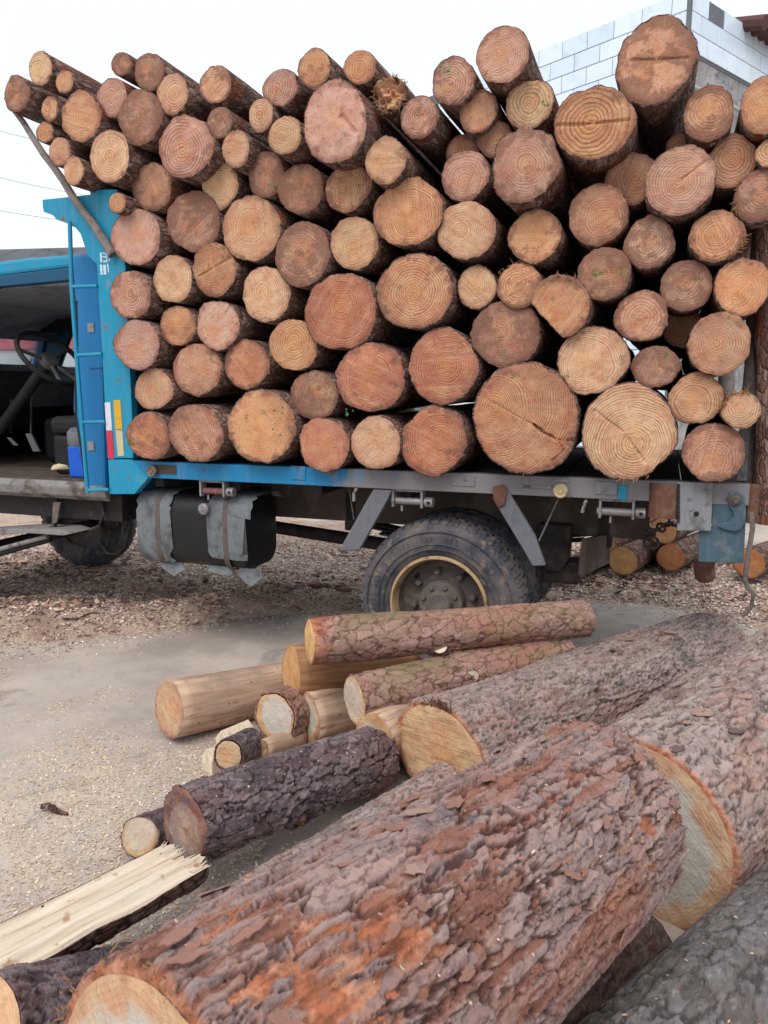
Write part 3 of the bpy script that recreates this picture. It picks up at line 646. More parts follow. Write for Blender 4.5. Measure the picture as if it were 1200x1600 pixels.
for a in (.35, math.pi-.35, -1.2, -1.94): ttube('spoke', [swc+RS*.96*(u*math.cos(a)+v*math.sin(a)), swc-nrm*.02+.05*(u*math.cos(a)+v*math.sin(a))], .013, 'interior_grey', st, 8)
ttube('steering_column', [swc-nrm*.03, swc-nrm*.75], .04, 'interior_black', cab, 14)
tbox('seat_base', (-2.5, .34, 1.03), (-1.98, .85, 1.30), 'interior_black', cab, .03); tbox('seat_cushion', (-2.5, .32, 1.302), (-1.96, .87, 1.42), 'interior_black', cab, .04)
tbox('seat_back', (-2.02, .32, 1.40), (-1.88, .87, 2.05), 'interior_black', cab, .05)
tbox('engine_cover', (-3.2, .98, 1.03), (-1.95, 1.45, 1.38), 'interior_black', cab, .05)
for (px, py, w_, h_, m_) in ((46, 692, .07, .13, 'grey_blue'), (14, 690, .045, .06, 'bare_metal')):
    c = np.array(S(px, py, .55)); MB().prism([c+[-w_/2, 0, h_/2], c+[w_/2-.02, 0, h_/2], c+[w_/2+.02, .03, -h_/2], c+[-w_/2+.03, .03, -h_/2]], (0, .02, 0)).build('pedal', m_, cab, .004)
    ttube('pedal_arm', [c+[0, .02, .06], c+[-.05, .1, .3]], .01, 'interior_black', cab)
# things lying in the cab
c = S(127, 714, .28); bn = MB().prism([(c[0]-.055, .22, 1.031), (c[0]+.08, .22, 1.031), (c[0]+.08, .22, 1.235), (c[0]-.06, .22, 1.235)], (0, .2, 0)).build('plastic_bin', 'bin_blue', None, .012)
bn.matrix_world = Matrix.Translation(TO) @ Matrix.Rotation(-YAW, 4, 'Z'); tag(bn, 'small bright blue plastic bin on the cab floor', 'bin')
bb = MB().lathe([(0, 0), (.07, 0), (.085, .03), (.085, .1), (.06, .13), (0, .135)], (0, 0, 0), n=20).build('grey_bottle', 'grey_blue', None, smooth=50)
bb.matrix_world = Matrix.Translation(truck_world(c[0]-.01, .30, 1.22)) @ Matrix.Rotation(math.pi/2, 4, 'X'); tag(bb, 'dull blue-grey canister sitting in the blue bin', 'canister')
g_ = RNG.uniform(-1, 1, (7,)); b_ = MB(); cc = np.array(S(92, 729, .2)); pts = []
b_.add([cc+[-.07, 0, -.02], cc+[-.03, -.02, .012], cc+[.0, .0, .022], cc+[.05, .02, .01], cc+[.06, .04, -.02], cc+[.0, .07, -.02], cc+[-.03, -.04, -.021]], [(0, 6, 1), (1, 6, 2), (2, 6, 3), (3, 6, 4), (0, 1, 5), (1, 2, 5), (2, 3, 5), (3, 4, 5), (0, 5, 4, 6)])
rg_ = b_.build('glove', 'tape_cream', None, .006); rg_.matrix_world = Matrix.Translation(TO) @ Matrix.Rotation(-YAW, 4, 'Z'); tag(rg_, 'pale work glove dropped on the cab floor beside the bin', 'glove')
c = S(106, 480, 1.7); tb = MB(); tb.prism([(c[0]-.03, 1.7, c[2]-.16), (c[0]+.05, 1.7, c[2]-.16), (c[0]+.05, 1.7, c[2]+.12), (c[0]-.05, 1.7, c[2]+.1)], (0, .012, 0)); tb = tb.build('red_pennant', 'red_cloth', None, .003)
tb.matrix_world = Matrix.Translation(TO) @ Matrix.Rotation(-YAW, 4, 'Z'); tag(tb, 'red cloth pennant hanging inside the cab window', 'pennant')
c = S(102, 514, 1.8); tbox('sun_visor', (c[0]-.25, 1.62, 2.08), (c[0]+.2, 1.66, 2.19), 'interior_black', cab, .01)
# step and its hangers
sp = MB(); sp.prism([S(-60, 832, .05), S(30, 826, .05), S(92, 828, .05), S(112, 834, .05), S(98, 837, .05), S(40, 833, .05), S(-60, 842, .05)], (0, .2, 0)); sp = sp.build('cab_step', 'sill_grey', TR, .005)
for px in (88, 158): ttube('step_hanger', [S(px, 778, .2), S(px+4, 800, .19), S(px-2, 822, .15), S(px-18, 829, .12)], .014, 'dark_steel', sp)
for px in (85,): MB().prism([S(83, 785, .12), S(94, 785, .12), S(88, 817, .12), S(81, 818, .12)], (0, .015, 0)).build('step_bracket', 'hub_dusty', sp)
ttube('guard_bar', [S(-80, 880, .0), S(74, 838, .12)], .016, 'bare_metal'); ttube('guard_bar', [S(-80, 888, .0), S(80, 843, .14)], .017, 'interior_black')
ttube('air_hose', [S(205, 805, .3), S(202, 830, .3), S(195, 855, .3), S(182, 866, .3), S(168, 865, .3), S(158, 850, .32)], .011, 'interior_black')
# ---- wheels
def wheel(s, t, r, dual, side, detail=True):
    W_ = .235
    root = MB()
    prof = [(r*.575, .0), (r*.60, -.006), (r*.68, -.018), (r*.80, -.022), (r*.90, -.010), (r*.955, .012), (r*.975, .04), (r*.978, W_/2), (r*.975, W_-.04), (r*.955, W_-.012), (r*.85, W_+.015), (r*.68, W_+.012), (r*.575, W_), (r*.555, W_-.03), (r*.555, .03)]
    par = empty('wheel', (s, t, r)); par.parent = TR; par['label'] = 'dusty truck wheel'; del par['label']
    ty = MB().lathe(prof, (0, 0, 0), n=96, closed=True)
    ty = ty.build('tyre', 'tyre_rubber', par, smooth=35)
    nl = 54 if detail else 30; lg = MB()
    for k_ in range(nl):
        a = 2*math.pi*k_/nl; da = math.pi/nl*.74
        for (y0, y1, ri, ro) in ((.004, .075, r*.93, r), (.088, W_-.088, r*.96, r), (W_-.075, W_-.004, r*.93, r)):
            aa = a+(math.pi/nl if y0 > .05 and y0 < .1 else 0)
            q = []
            for yy, rr0 in ((y0, ri if y0 < .05 else ri), (y1, ri)):
                pass
            outer0 = ro*(.972 if y0 < .05 else 1); outer1 = ro*(.972 if y1 > W_-.05 else 1)
            vs = []
            for (yy, ro_) in ((y0, outer0), (y1, outer1)):
                for rr in (ri, ro_):
                    for sg in (-1, 1): vs.append((rr*math.cos(aa+sg*da+yy*.25), yy, rr*math.sin(aa+sg*da+yy*.25)))
            lg.add(vs, [(0, 1, 3, 2), (4, 6, 7, 5), (0, 2, 6, 4), (1, 5, 7, 3), (2, 3, 7, 6)])
    lo = lg.build('tread_blocks', 'tyre_rubber', ty, .004); lo['kind'] = 'stuff'
    if detail:
        for rr in (.66, .72, .865): MB().lathe([(r*rr-.004, -.019), (r*rr, -.026), (r*rr+.004, -.019)], (0, 0, 0), n=80).build('sidewall_ridge', 'tyre_rubber', ty, smooth=50)
        lt = MB()
        for k_ in range(26):      # raised moulding marks
            a = 1.3+k_*.075+(.25 if k_ > 12 else 0); rr = r*.79
            if k_ % 5 == 4: continue
            x0, z0 = rr*math.cos(a), rr*math.sin(a)
            lt.tube([(x0-.004*math.cos(a)*3, -.022, z0-.004*math.sin(a)*3), (x0+.012*math.cos(a), -.022, z0+.012*math.sin(a))], .0035, 5)
        o = lt.build('moulded_marks', 'tyre_rubber', ty); o['kind'] = 'stuff'
        rm = MB().lathe([(r*.585, -.012), (r*.575, -.022), (r*.553, -.024), (r*.535, -.008), (r*.515, .03), (r*.50, .10), (r*.46, .112), (r*.40, .115), (r*.28, .105), (r*.25, .10), (.0, .10)], (0, 0, 0), n=72).build('rim', 'rim_tan', par, smooth=40)
        dk = MB().lathe([(r*.512, .034), (r*.492, .099), (r*.455, .109), (r*.40, .112), (r*.27, .101), (0, .098)], (0, 0, 0), n=64).build('rim_disc', 'hub_dusty', rm, smooth=40)
        hb_ = MB().lathe([(r*.27, .10), (r*.265, .05), (r*.255, .03), (r*.16, .02), (r*.15, -.01), (r*.135, -.022), (0, -.024)], (0, 0, 0), n=40).build('hub', 'hub_dusty', par, smooth=40)
        for k_ in range(8):
            a = 2*math.pi*k_/8+.2; x0, z0 = r*.36*math.cos(a), r*.36*math.sin(a)
            MB().lathe([(.024, .112), (.024, .10), (.019, .099), (.019, .075), (.014, .068), (0, .067)], (x0, 0, z0), n=6).build('wheel_nut', 'hub_dusty', hb_, .002)
            x1, z1 = r*.205*math.cos(a+.3), r*.205*math.sin(a+.3)
            MB().lathe([(.014, .03), (.014, .012), (.009, .008), (0, .008)], (x1, 0, z1), n=6).build('hub_bolt', 'hub_dusty', hb_, .001)
        for k_ in range(4):
            a = 2*math.pi*k_/4+.9; MB().lathe([(.02, .113), (.018, .1145), (0, .1146)], (r*.44*math.cos(a), -.006, r*.44*math.sin(a)), n=16).build('hand_hole', 'interior_black', hb_)
    else:
        MB().lathe([(r*.57, .02), (r*.5, .06), (r*.3, .1), (0, .1)], (0, 0, 0), n=32).build('rim', 'hub_dusty', par, smooth=40)
    return par
RW = .463
wheel(.288, .06, RW, True, 0); wheel(.288, .36, RW, True, 0, False)
wheel(.288, WID-.3, RW, True, 0, False); wheel(.288, WID-.6, RW, True, 0, False)
wheel(-3.52, WID-.36, RW, False, 0, False); wheel(-3.52, .14, RW, False, 0, False)
ttube('axle', [(.328, .3, RW), (.328, .95, RW), (.328, 1.03, RW), (.328, 1.1, RW), (.328, 1.75, RW)], [.08, .09, .19, .09, .08], 'dark_steel', None, 16)
ttube('axle', [(-3.36, .3, RW-.05), (-3.36, 1.75, RW-.05)], .05, 'dark_steel', None, 12)
ttube('drive_shaft', [(-3.0, 1.02, .78), (.25, 1.02, RW+.05)], .045, 'dark_steel', None, 12)
for t0 in (.53, 1.43):
    for k_ in range(6):
        L_ = .75-.1*k_; z_ = RW+.26-.018*k_
        MB().add(*(lambda q: (q.v, q.f))(MB().prism([(.328-L_, t0, z_+.10*(L_/.75)**2), (.328-L_*.5, t0, z_+.025*(L_/.75)**2), (.328, t0, z_), (.328+L_*.5, t0, z_+.025*(L_/.75)**2), (.328+L_, t0, z_+.10*(L_/.75)**2), (.328+L_, t0, z_-.015+.10*(L_/.75)**2), (.328, t0, z_-.015), (.328-L_, t0, z_-.015+.10*(L_/.75)**2)], (0, .07, 0)))).build('leaf_spring', 'dark_steel', TR)
    tbox('spring_hanger', (1.04, t0-.01, .74), (1.13, t0+.08, .99), 'dark_steel', None, .012); tbox('spring_hanger', (-.45, t0-.01, .74), (-.36, t0+.08, .99), 'dark_steel', None, .012)
tbox('tail_cross_beam', (1.62, .1, .99), (1.72, WID-.1, 1.08), 'dark_steel')
a = S(868, 850, .5); MB().prism([(a[0]-.09, .42, a[2]+.12), (a[0]+.09, .42, a[2]+.12), (a[0]+.08, .42, a[2]-.07), (a[0]+.04, .42, a[2]-.14), (a[0]-.04, .42, a[2]-.14), (a[0]-.08, .42, a[2]-.05)], (0, .14, 0)).build('spring_bracket', 'dark_steel', TR, .012)
a = S(872, 890, .5); tbox('bump_stop', (a[0]-.09, .45, a[2]-.07), (a[0]+.12, .6, a[2]+.06), 'dark_steel', None, .02)
ttube('brake_rod', [S(872, 780, .2), S(842, 845, .2)], .005, 'bare_metal')
ttube('brake_rod', [S(546, 764, .3), S(553, 812, .3)], .004, 'bare_metal')
for (x0, y0) in ((555, 763), (914, 782)):
    k_ = -1 if x0 > 700 else -1
    ttube('rope_hook', [S(x0+2, y0, .02), S(x0-1, y0+6, .01), S(x0-3, y0+14, .005), S(x0-4, y0+19, .005)] if x0 > 700 else [S(x0+3, y0, .02), S(x0, y0+3, .01), S(x0-2, y0+8, .005), S(x0-2, y0+20, .005)], .009, 'bare_metal')
# mudguard struts
for pts, tt in (([(583, 765), (612, 766), (606, 780), (561, 860), (531, 861), (534, 852), (575, 778)], .0), ([(766, 762), (792, 762), (800, 778), (836, 838), (852, 884), (832, 885), (818, 860), (776, 790)], -.01)):
    st_ = tpoly('mudguard_strut', pts, tt, tt+.035, 'grey_blue', None, .006)
tpoly('weld_scab', [(770, 760), (787, 757), (792, 768), (788, 790), (778, 794), (770, 780)], -.024, -.008, 'rust', None, .006)
# ratchet winches under the rail
for (x0, y0, x1, col) in ((313, 752, 349, 'maroon_metal'), (614, 768, 659, 'bare_metal'), (938, 784, 990, 'bare_metal')):
    a, b = S(x0, y0, .02), S(x1, y0+1, .02); zt = 1.082; zb = zt-.085
    wr = ttube('winch', [(a[0]-.015, .045, zb+.02), (b[0]+.03, .045, zb+.02)], .019, col, None, 14)
    for s0 in (a[0], b[0]): tbox('winch_bracket', (s0-.006, .015, zb-.01), (s0+.006, .075, zt), 'bare_metal', wr, .002)
    tbox('winch_strap', (a[0], .018, zt-.012), (b[0], .026, zt-.001), 'bare_metal', wr, .001)
    e_ = ttube('winch_head', [(b[0]+.012, .045, zb+.02), (b[0]+.055, .045, zb+.02)], .026, 'bare_metal', wr, 16)
    for dz in (.0,): MB().lathe([(.009, -.028), (.009, -.0275), (0, -.0274)], (b[0]+.036, .045, zb+.02), n=12).build('bar_hole', 'interior_black', e_)
    MB().tube([(a[0]+.05, .02, zb), (a[0]+.05, .02, zb-.03)], .006, 6).build('winch_pawl', 'bare_metal', wr)
# ---- fuel tank
def tank():
    s0, s1 = S(214, 830, .06)[0], S(382, 830, .06)[0]; t0, t1, z0, z1, rr = .06, .46, .545, .985, .11
    prof = []
    for (cy, cz, a0) in ((t1-rr, z1-rr, 0), (t0+rr, z1-rr, 90), (t0+rr, z0+rr, 180), (t1-rr, z0+rr, 270)):
        for k_ in range(7):
            a = math.radians(a0+k_*15); prof.append((cy+rr*math.cos(a), cz+rr*math.sin(a)))
    tk = MB().prism([(s0, y_, z_) for y_, z_ in prof], (s1-s0, 0, 0)).build('fuel_tank', 'tank_black', TR, .018, 40)
    def band(sa, sb, gap, mat, name, k0=0, k1=28, bev=.002, wob=0, low=None):
        P_ = prof[k0:k1+1] if k1 < 28 else prof+[prof[0]]
        cy, cz = (t0+t1)/2, (z0+z1)/2; vs = []; n_ = len(P_); ns = 5
        rgx = random.Random(int(sa*1000)); ws_ = [0, .25, .5, .75, 1]
        for g2 in (gap, gap+.004):
            for i_, (y_, z_) in enumerate(P_):
                f_ = 1+g2/.27
                for w_ in ws_:
                    e_ = wob*(rgx.uniform(-1, 1) if w_ in (0, 1) else 0)
                    bl = wob*.3*rgx.uniform(0, 1)
                    vs.append((sa+(sb-sa)*w_+e_, cy+(y_-cy)*f_-bl, cz+(z_-cz)*f_+(wob*rgx.uniform(-1, .3) if i_ in (0, n_-1) else 0)))
        fs = []
        for g2 in (0, 1):
            for i_ in range(n_-1):
                for w_ in range(4):
                    q = g2*n_*5+i_*5+w_; fs.append((q, q+1, q+6, q+5))
        for i_ in range(n_-1):
            for w_ in (0, 4): q = i_*5+w_; fs.append((q, q+5, q+5+n_*5, q+n_*5))
        for i_ in (0, n_-1):
            for w_ in range(4): q = i_*5+w_; fs.append((q, q+1, q+1+n_*5, q+n_*5))
        return MB().add(vs, fs).build(name, mat, tk, 0, 50)
    for px in (247, 352):
        c = S(px, 830, .05)[0]; band(c-.016, c+.016, .012, 'strap_metal', 'tank_strap')
    a, b = S(216, 830, .05)[0], S(268, 800, .05)[0]; band(a, b-.02, .005, 'canvas', 'canvas_pad', 3, 17, wob=.018)
    a, b = S(327, 830, .05)[0], S(392, 800, .05)[0]; band(a, b-.05, .005, 'canvas', 'canvas_pad', 3, 15, wob=.022)
    a = S(352, 800, .05)[0]; band(a, a+.17, .008, 'canvas', 'canvas_pad', 3, 13, wob=.02)
    for px, L_ in ((268, .1), (388, .13), (342, .05)):
        c = S(px, 886, .1)[0]; v_ = [(c-.07, .12, z0+.01), (c+.07, .12, z0+.01), (c+.09, .1, z0-.03), (c+.02, .09, z0-L_*.7), (c-.03, .1, z0-L_*.55), (c-.08, .1, z0-.02)]
        MB().prism(v_, (0, .006, .002)).build('canvas_flap', 'canvas', tk)
    c = S(320, 795, .05); MB().lathe([(.03, .03), (.034, .0), (.034, -.02), (.026, -.028), (0, -.03)], c, n=24).build('filler_cap', 'bare_metal', tk, smooth=40)
    tbox('tank_bracket', (s0+.1, .3, .96), (s0+.16, .6, 1.05), 'dark_steel', tk); tbox('tank_bracket', (s1-.2, .3, .96), (s1-.14, .6, 1.05), 'dark_steel', tk)
tank()
# ---- tail fittings
a, b = S(1015, 756, -.05), S(1058, 812, -.05); rr = (b[0]-a[0])/2; cxx = (a[0]+b[0])/2
sk = MB()
vs = []; n_ = 20
for z_ in (b[2], a[2]):
    for r_ in (rr, rr-.009):
        for k_ in range(n_+1): an = math.pi+math.pi*k_/n_; vs.append((cxx+r_*math.cos(an), .0+r_*math.sin(an)*.9, z_))
m_ = n_+1; fs = []
for k_ in range(n_): fs += [(k_, k_+1, 2*m_+k_+1, 2*m_+k_), (m_+k_, 3*m_+k_, 3*m_+k_+1, m_+k_+1), (2*m_+k_, 2*m_+k_+1, 3*m_+k_+1, 3*m_+k_), (k_, m_+k_, m_+k_+1, k_+1)]
sk.add(vs, fs).build('stake_socket', 'rust', TR, 0, 40)
pl = tpoly('tail_plate', [(1057, 753), (1114, 754), (1111, 830), (1058, 829)], -.022, -.002, 'grey_plate')
c = S(1088, 803, -.022); MB().lathe([(.012, -.001), (.011, -.0015), (0, -.0016)], c, n=16).build('bolt_hole', 'interior_black', pl)
MB().tube([S(1060, 756+k_*4, -.026) for k_ in range(16)], [.006+.002*(k_ % 2) for k_ in range(16)], 6).build('weld_bead', 'dark_steel', pl)
tp = tpoly('tail_bracket', [(1113, 757), (1166, 757), (1166, 800), (1162, 880), (1091, 878), (1093, 831), (1112, 831)], .004, .02, 'teal_plate')
hk = tpoly('locking_hook', [(1140, 769), (1152, 768), (1163, 776), (1166, 795), (1165, 815), (1158, 828), (1146, 831), (1132, 828), (1120, 822), (1124, 817), (1138, 816), (1146, 808), (1145, 800), (1140, 792), (1137, 780)], -.014, .003, 'teal_plate', tp, .005)
c = S(1149, 782, -.014); MB().lathe([(.03, .01), (.028, -.006), (.014, -.012), (.012, -.03), (0, -.031)], c, n=8).build('hook_bolt', 'strap_metal', hk, .002)
tbox('tail_beam', (1.735, .02, 1.0), (1.83, WID-.02, 1.178), 'rust', None, .006)
MB().tube([S(1100, 882, .3), S(1102, 900, .35)], .05, 12).build('tow_eye', 'rust', TR)
# mud flap
MB().prism([S(908, 842, .25), S(944, 834, .55), S(944, 880, .55), S(903, 899, .25)], (.03, .01, 0)).build('mud_flap', 'frame_brown', TR, .004)
# stakes at the tail
def stake(pts, rad, mat, name, seed):
    n_ = 24; m_ = 14; Pt = np.array(pts, float); k_ = np.linspace(0, len(Pt)-1, n_); C_ = np.stack([np.interp(k_, range(len(Pt)), Pt[:, i]) for i in range(3)], -1)
    U, T_ = np.meshgrid(np.linspace(0, 1, n_), np.arange(m_)*2*np.pi/m_, indexing='ij'); R_ = rad*(1+.12*vnoise(np.cos(T_)*2+seed, np.sin(T_)*2, U*9, seed)+.08*vnoise(np.cos(T_)*5, np.sin(T_)*5, U*25, seed+2))
    V = C_[:, None, :]+np.stack([R_*np.cos(T_), R_*np.sin(T_), 0*R_], -1)
    V = np.concatenate([V, (V[-1]*0+V[-1].mean(0))[None]], 0)
    return link(bpy.data.objects.new(name, grid_mesh(name, V.reshape(-1, 3), n_+1, m_, True, mat)), TR)
zb = 1.17
stake([(*S(1172, 757, .16)[:2], 1.0), S(1178, 600, .16), S(1188, 430, .16), S(1200, 250, .16)], .046, 'wood_grey', 'tail_stake', 3)
stake([(*S(1206, 760, .06)[:2], 1.0), S(1206, 620, .06), S(1204, 480, .06), S(1206, 330, .06)], .066, 'bark', 'tail_stake', 8)
tbox('stake_post', (1.69, .1, 1.181), (1.735, .14, 1.55), 'grey_plate')
for s0, t0 in ((1.735, WID-.15), (-1.66, WID-.15)): stake([(s0, t0, 1.0), (s0, t0, 3.0)], .05, 'wood_grey', 'tail_stake', 12)
# chain
def chain():
    P_ = [S(1010, 842, .35), S(1016, 832, .3), S(1034, 824, .22), S(1058, 812, .1)]
    k_ = np.linspace(0, 3, 8); Pt = np.stack([np.interp(k_, range(4), [p[i] for p in P_]) for i in range(3)], -1)
    for i in range(7):
        c = (Pt[i]+Pt[i+1])/2; d = Pt[i+1]-Pt[i]; d /= np.linalg.norm(d); u_ = np.cross(d, [0, 0, 1.] if i % 2 else [.2, 1., 0]); u_ /= np.linalg.norm(u_)
        L_ = np.linalg.norm(Pt[i+1]-Pt[i])*.62
        MB().tube([c+d*L_*math.cos(a)+u_*.022*math.sin(a) for a in np.linspace(0, 2*math.pi, 15)], .0065, 6).build('chain_link', 'chain_steel', TR, smooth=60)
    c = np.array(S(1018, 842, .3)); MB().tube([c+np.array([.035*math.cos(a), 0, .03*math.sin(a)-.02]) for a in np.linspace(0, 2*math.pi, 17)], .008, 6).build('shackle', 'chain_steel', TR, smooth=60)
chain()
rp = MB().tube([truck_world(*S(x_, y_, -.05)) for x_, y_ in ((1174, 800), (1176, 825), (1172, 850), (1167, 880), (1164, 905), (1168, 918), (1177, 928), (1175, 945), (1165, 958), (1158, 962))], .011, 8).build('rope', 'rope_grey', None, smooth=60); tag(rp, 'grey rope hanging from the tail corner of the truck', 'rope')
# bark slabs on the ground under the truck
for (px, py, L_, W_, rz, m_, lab) in ((505, 918, .34, .07, .25, 'bark', 'curled dark slab of bark in front of the rear wheel'), (510, 929, .42, .035, .12, 'split_wood', 'pale splinter of wood lying under the dark bark slab'), (545, 923, .22, .06, .1, 'peeled_brown', 'reddish scrap of bark against the rear tyre'), (420, 940, .2, .035, .05, 'peeled_brown', 'orange sliver of bark on the heap under the tank'), (335, 935, .14, .07, 1., 'bark', 'chunk of bark on the heap below the tank'), (85, 1268, .12, .03, -.3, 'bark', 'lone bark scrap on the open slab')):
    p = on_z(px, py, .06 if py < 1000 else .01); n_ = 14; vs = []
    rg = random.Random(px)
    for i in range(n_):
        f_ = i/(n_-1); ww = W_*(.35+.65*math.sin(math.pi*min(1, f_*1.1+.08)))*rg.uniform(.7, 1.1)
        for j_, g_ in enumerate((-1, -.4, .4, 1)): vs.append(((f_-.5)*L_, g_*ww*.5, .02*(1-g_*g_)+.012*math.sin(f_*5)+rg.uniform(0, .004)))
    fs = [(i*4+j_, i*4+j_+1, i*4+j_+5, i*4+j_+4) for i in range(n_-1) for j_ in range(3)]
    o = MB().add(vs, fs).build('bark_slab', m_, None, smooth=60); md = o.modifiers.new('solid', 'SOLIDIFY'); md.thickness = .009; o.location = p; o.rotation_euler = (.1, 0, rz); tag(o, lab, 'bark')

# ================================================================== LOGS
TINT = {'t': C(204, 164, 132), 'p': C(196, 156, 140), 'r': C(186, 126, 102), 'o': C(202, 152, 116), 'y': C(214, 178, 142), 'd': C(166, 130, 114), 'k': C(186, 144, 120)}
def face_disc(name, rad_fn, seed, rings=12, nv=56, relief=.002, cracks=(), jag=0.0, bulge=0.0):
    th = np.arange(nv)*2*np.pi/nv
    rr = (np.arange(1, rings+1)/rings)**.85
    R = rad_fn(th)
    X = np.r_[0, (rr[:, None]*R*np.cos(th)).ravel()]; Y = np.r_[0, (rr[:, None]*R*np.sin(th)).ravel()]
    Z = relief*2.2*fbm(X*22, Y*22, 0*X, seed, 4)+bulge*vnoise(X*7, Y*7, 0*X+3, seed)
    edge = np.r_[0, np.repeat(rr, nv)]
    Z = Z-.004*sstep(edge, .93, 1.0)
    for pts, wd, dp in cracks:
        D = np.full(X.shape, 9.)
        for (ax, ay), (bx, by) in zip(pts[:-1], pts[1:]):
            t_ = np.clip(((X-ax)*(bx-ax)+(Y-ay)*(by-ay))/((bx-ax)**2+(by-ay)**2), 0, 1); D = np.minimum(D, np.hypot(X-ax-t_*(bx-ax), Y-ay-t_*(by-ay)))
        D = np.abs(D+.004*fbm(X*24, Y*24, 0*X, seed+5, 3))+.0015*vnoise(X*90, Y*90, 0*X, 5)+.003*sstep(vnoise(X*12, Y*12, 0*X, seed+2), .3, .7)
        Z = Z-dp*(1-sstep(D, wd*.35, wd))
    if jag: Z = Z+jag*(vnoise(X*30, Y*30, 0*X, seed+9)*.6+vnoise(X*80, Y*80, 0*X, seed+8)*.5)*1.0
    V = np.stack([X, Y, Z], -1)
    F = []
    for k in range(nv): F.append((0, 1+k, 1+(k+1) % nv, 1+(k+1) % nv))
    i, j = np.meshgrid(np.arange(rings-1), np.arange(nv), indexing='ij'); j2 = (j+1) % nv
    Q = np.stack([1+i*nv+j, 1+(i+1)*nv+j, 1+(i+1)*nv+j2, 1+i*nv+j2], -1).reshape(-1, 4)
    me = bpy.data.meshes.new(name); me.from_pydata(V.tolist(), [], [f[:3] for f in F]+[tuple(q) for q in Q.tolist()])
    me.polygons.foreach_set('use_smooth', np.full(len(me.polygons), True)); me.materials.append(M['face']); me.update(); return me
def bark_surface(name, L, rx, ry, taper, nu, nv, seed, mat, hi, amp=.008, cw=.036, cl=.085, lump=.05, raw_amt=0., cut=None, knots=(), moss=0, edge_raw=0., bow=0.0, style='flake', raw_spots=()):
    u = np.linspace(0, 1, nu); u = u if hi else u
    th = np.arange(nv)*2*np.pi/nv
    U, T = np.meshgrid(u, th, indexing='ij')
    m = 1+lump*vnoise(np.cos(T)*1.3+seed, np.sin(T)*1.3, U*L*1.6, seed)+lump*.5*vnoise(np.cos(T)*3+seed, np.sin(T)*3, U*L*3.5, seed+4)+lump*.34*vnoise(np.cos(T)*7+seed, np.sin(T)*7, U*L*6, seed+5)+(0 if hi else .012)*vnoise(np.cos(T)*16+seed, np.sin(T)*16, U*L*8, seed+15)
    if cut is not None: m = m*cut(T)
    tp = 1-(1-taper)*U
    ex, ey = rx*tp*m, ry*tp*m
    disp = np.zeros_like(U); A = {}
    Z = -U*L
    if hi:
        x, y, z = np.cos(T)*rx, np.sin(T)*ry, Z
        wx, wy, wz = [fbm(x*16+a, y*16, z*7, seed+a, 4)*.024 for a in (3, 5, 7)]
        ex_, ey_, ez_ = [fbm(x*70+a, y*70, z*34, seed+a+40, 3)*.010 for a in (3, 5, 7)]
        f1, f2, c1, ox, oy, oz = worley((x+wx+ex_)/cw, (y+wy+ey_)/cw, (z+wz*2.2+ez_*2)/cl, seed, True)
        g1, g2, c2, px_, py_, pz_ = worley((x+wx*.5+ex_)/(cw*.5), (y+wy*.5+ey_)/(cw*.5), (z+wz+ez_*2)/(cl*.42), seed+50, True)
        big = fbm(x*6, y*6, z*2.6, seed+70, 3)
        rough = fbm(x*95, y*95, z*38, seed+77, 3)
        tx = ox*np.cos(T+np.pi/2)+oy*np.sin(T+np.pi/2); tx2 = px_*np.cos(T+np.pi/2)+py_*np.sin(T+np.pi/2)
        if style == 'scale':            # flat jigsaw scales with thin dark seams
            crk = 1-sstep(f2-f1, .0, .10); crk2 = (1-sstep(g2-g1, .0, .06))*.35
            h = .5*c1+.22*c2-.5*crk-.12*crk2+.35*big+.2*rough+.5*oz*(c1-.5)+.4*tx*(c2-.5)
            tone = np.clip(.20+.45*c1+.15*c2+.25*big, 0, 1)
        else:                           # long lapped plates, each lifted at one edge, with ragged furrows between
            crk = 1-sstep(f2-f1+.10*rough, .0, .085); crk2 = (1-sstep(g2-g1+.12*rough, .0, .09))*.55
            c1b = np.modf(c1*7.31)[0]; c1c = np.modf(c1*13.7)[0]
            lay = .85*c1+.75*oz*(c1b-.35)+.65*tx*(c1c-.5)
            lay2 = .45*c2+.42*pz_*(np.modf(c2*5.7)[0]-.4)+.35*tx2*(np.modf(c2*9.1)[0]-.5)
            h = lay+lay2*(1-.5*crk)-.62*crk-.16*crk2+.45*big+.26*rough-.55
            tone = np.clip(.40+.42*(lay+lay2-.4)+.16*(c2-.5)+.28*big, 0, 1)
        rn = fbm(x*5+9, y*5, z*3.0, seed+90, 4)+.25*fbm(x*30, y*30, z*12, seed+95, 3)
        raw = sstep(rn, .36-raw_amt*.4, .42-raw_amt*.4)*(.85 if raw_amt > 0 else 0)
        for (ku, kt, ru, rt_) in raw_spots:
            dd = np.hypot((U*L-ku)/ru, ((T-kt+np.pi) % (2*np.pi)-np.pi)*rx/rt_)+.55*fbm(x*22, y*22, z*10, seed+33, 4)*.6+.85*(c2-.5)+.4*(c1-.5)
            raw = np.maximum(raw, (1-sstep(dd, .66, .74))*(1-.8*sstep(fbm(x*34, y*34, z*16, seed+38, 3), .06, .16)))
        fib = vnoise(x*110, y*110, z*14, seed+44)
        h = h*(1-.7*raw)-.35*raw+.30*fib*raw
        disp = amp*h
        A = {'tone': tone, 'crack': np.clip(.85*crk+crk2*(1-crk), 0, 1)*(1-raw), 'raw': raw}
        if edge_raw:
            er = sstep(U*L, edge_raw*(1+.7*vnoise(np.cos(T)*3, np.sin(T)*3, 0*T, seed)), 0)
            A['raw'] = np.maximum(A['raw'], er*.9); disp = disp*(1-.6*er)-amp*.7*er
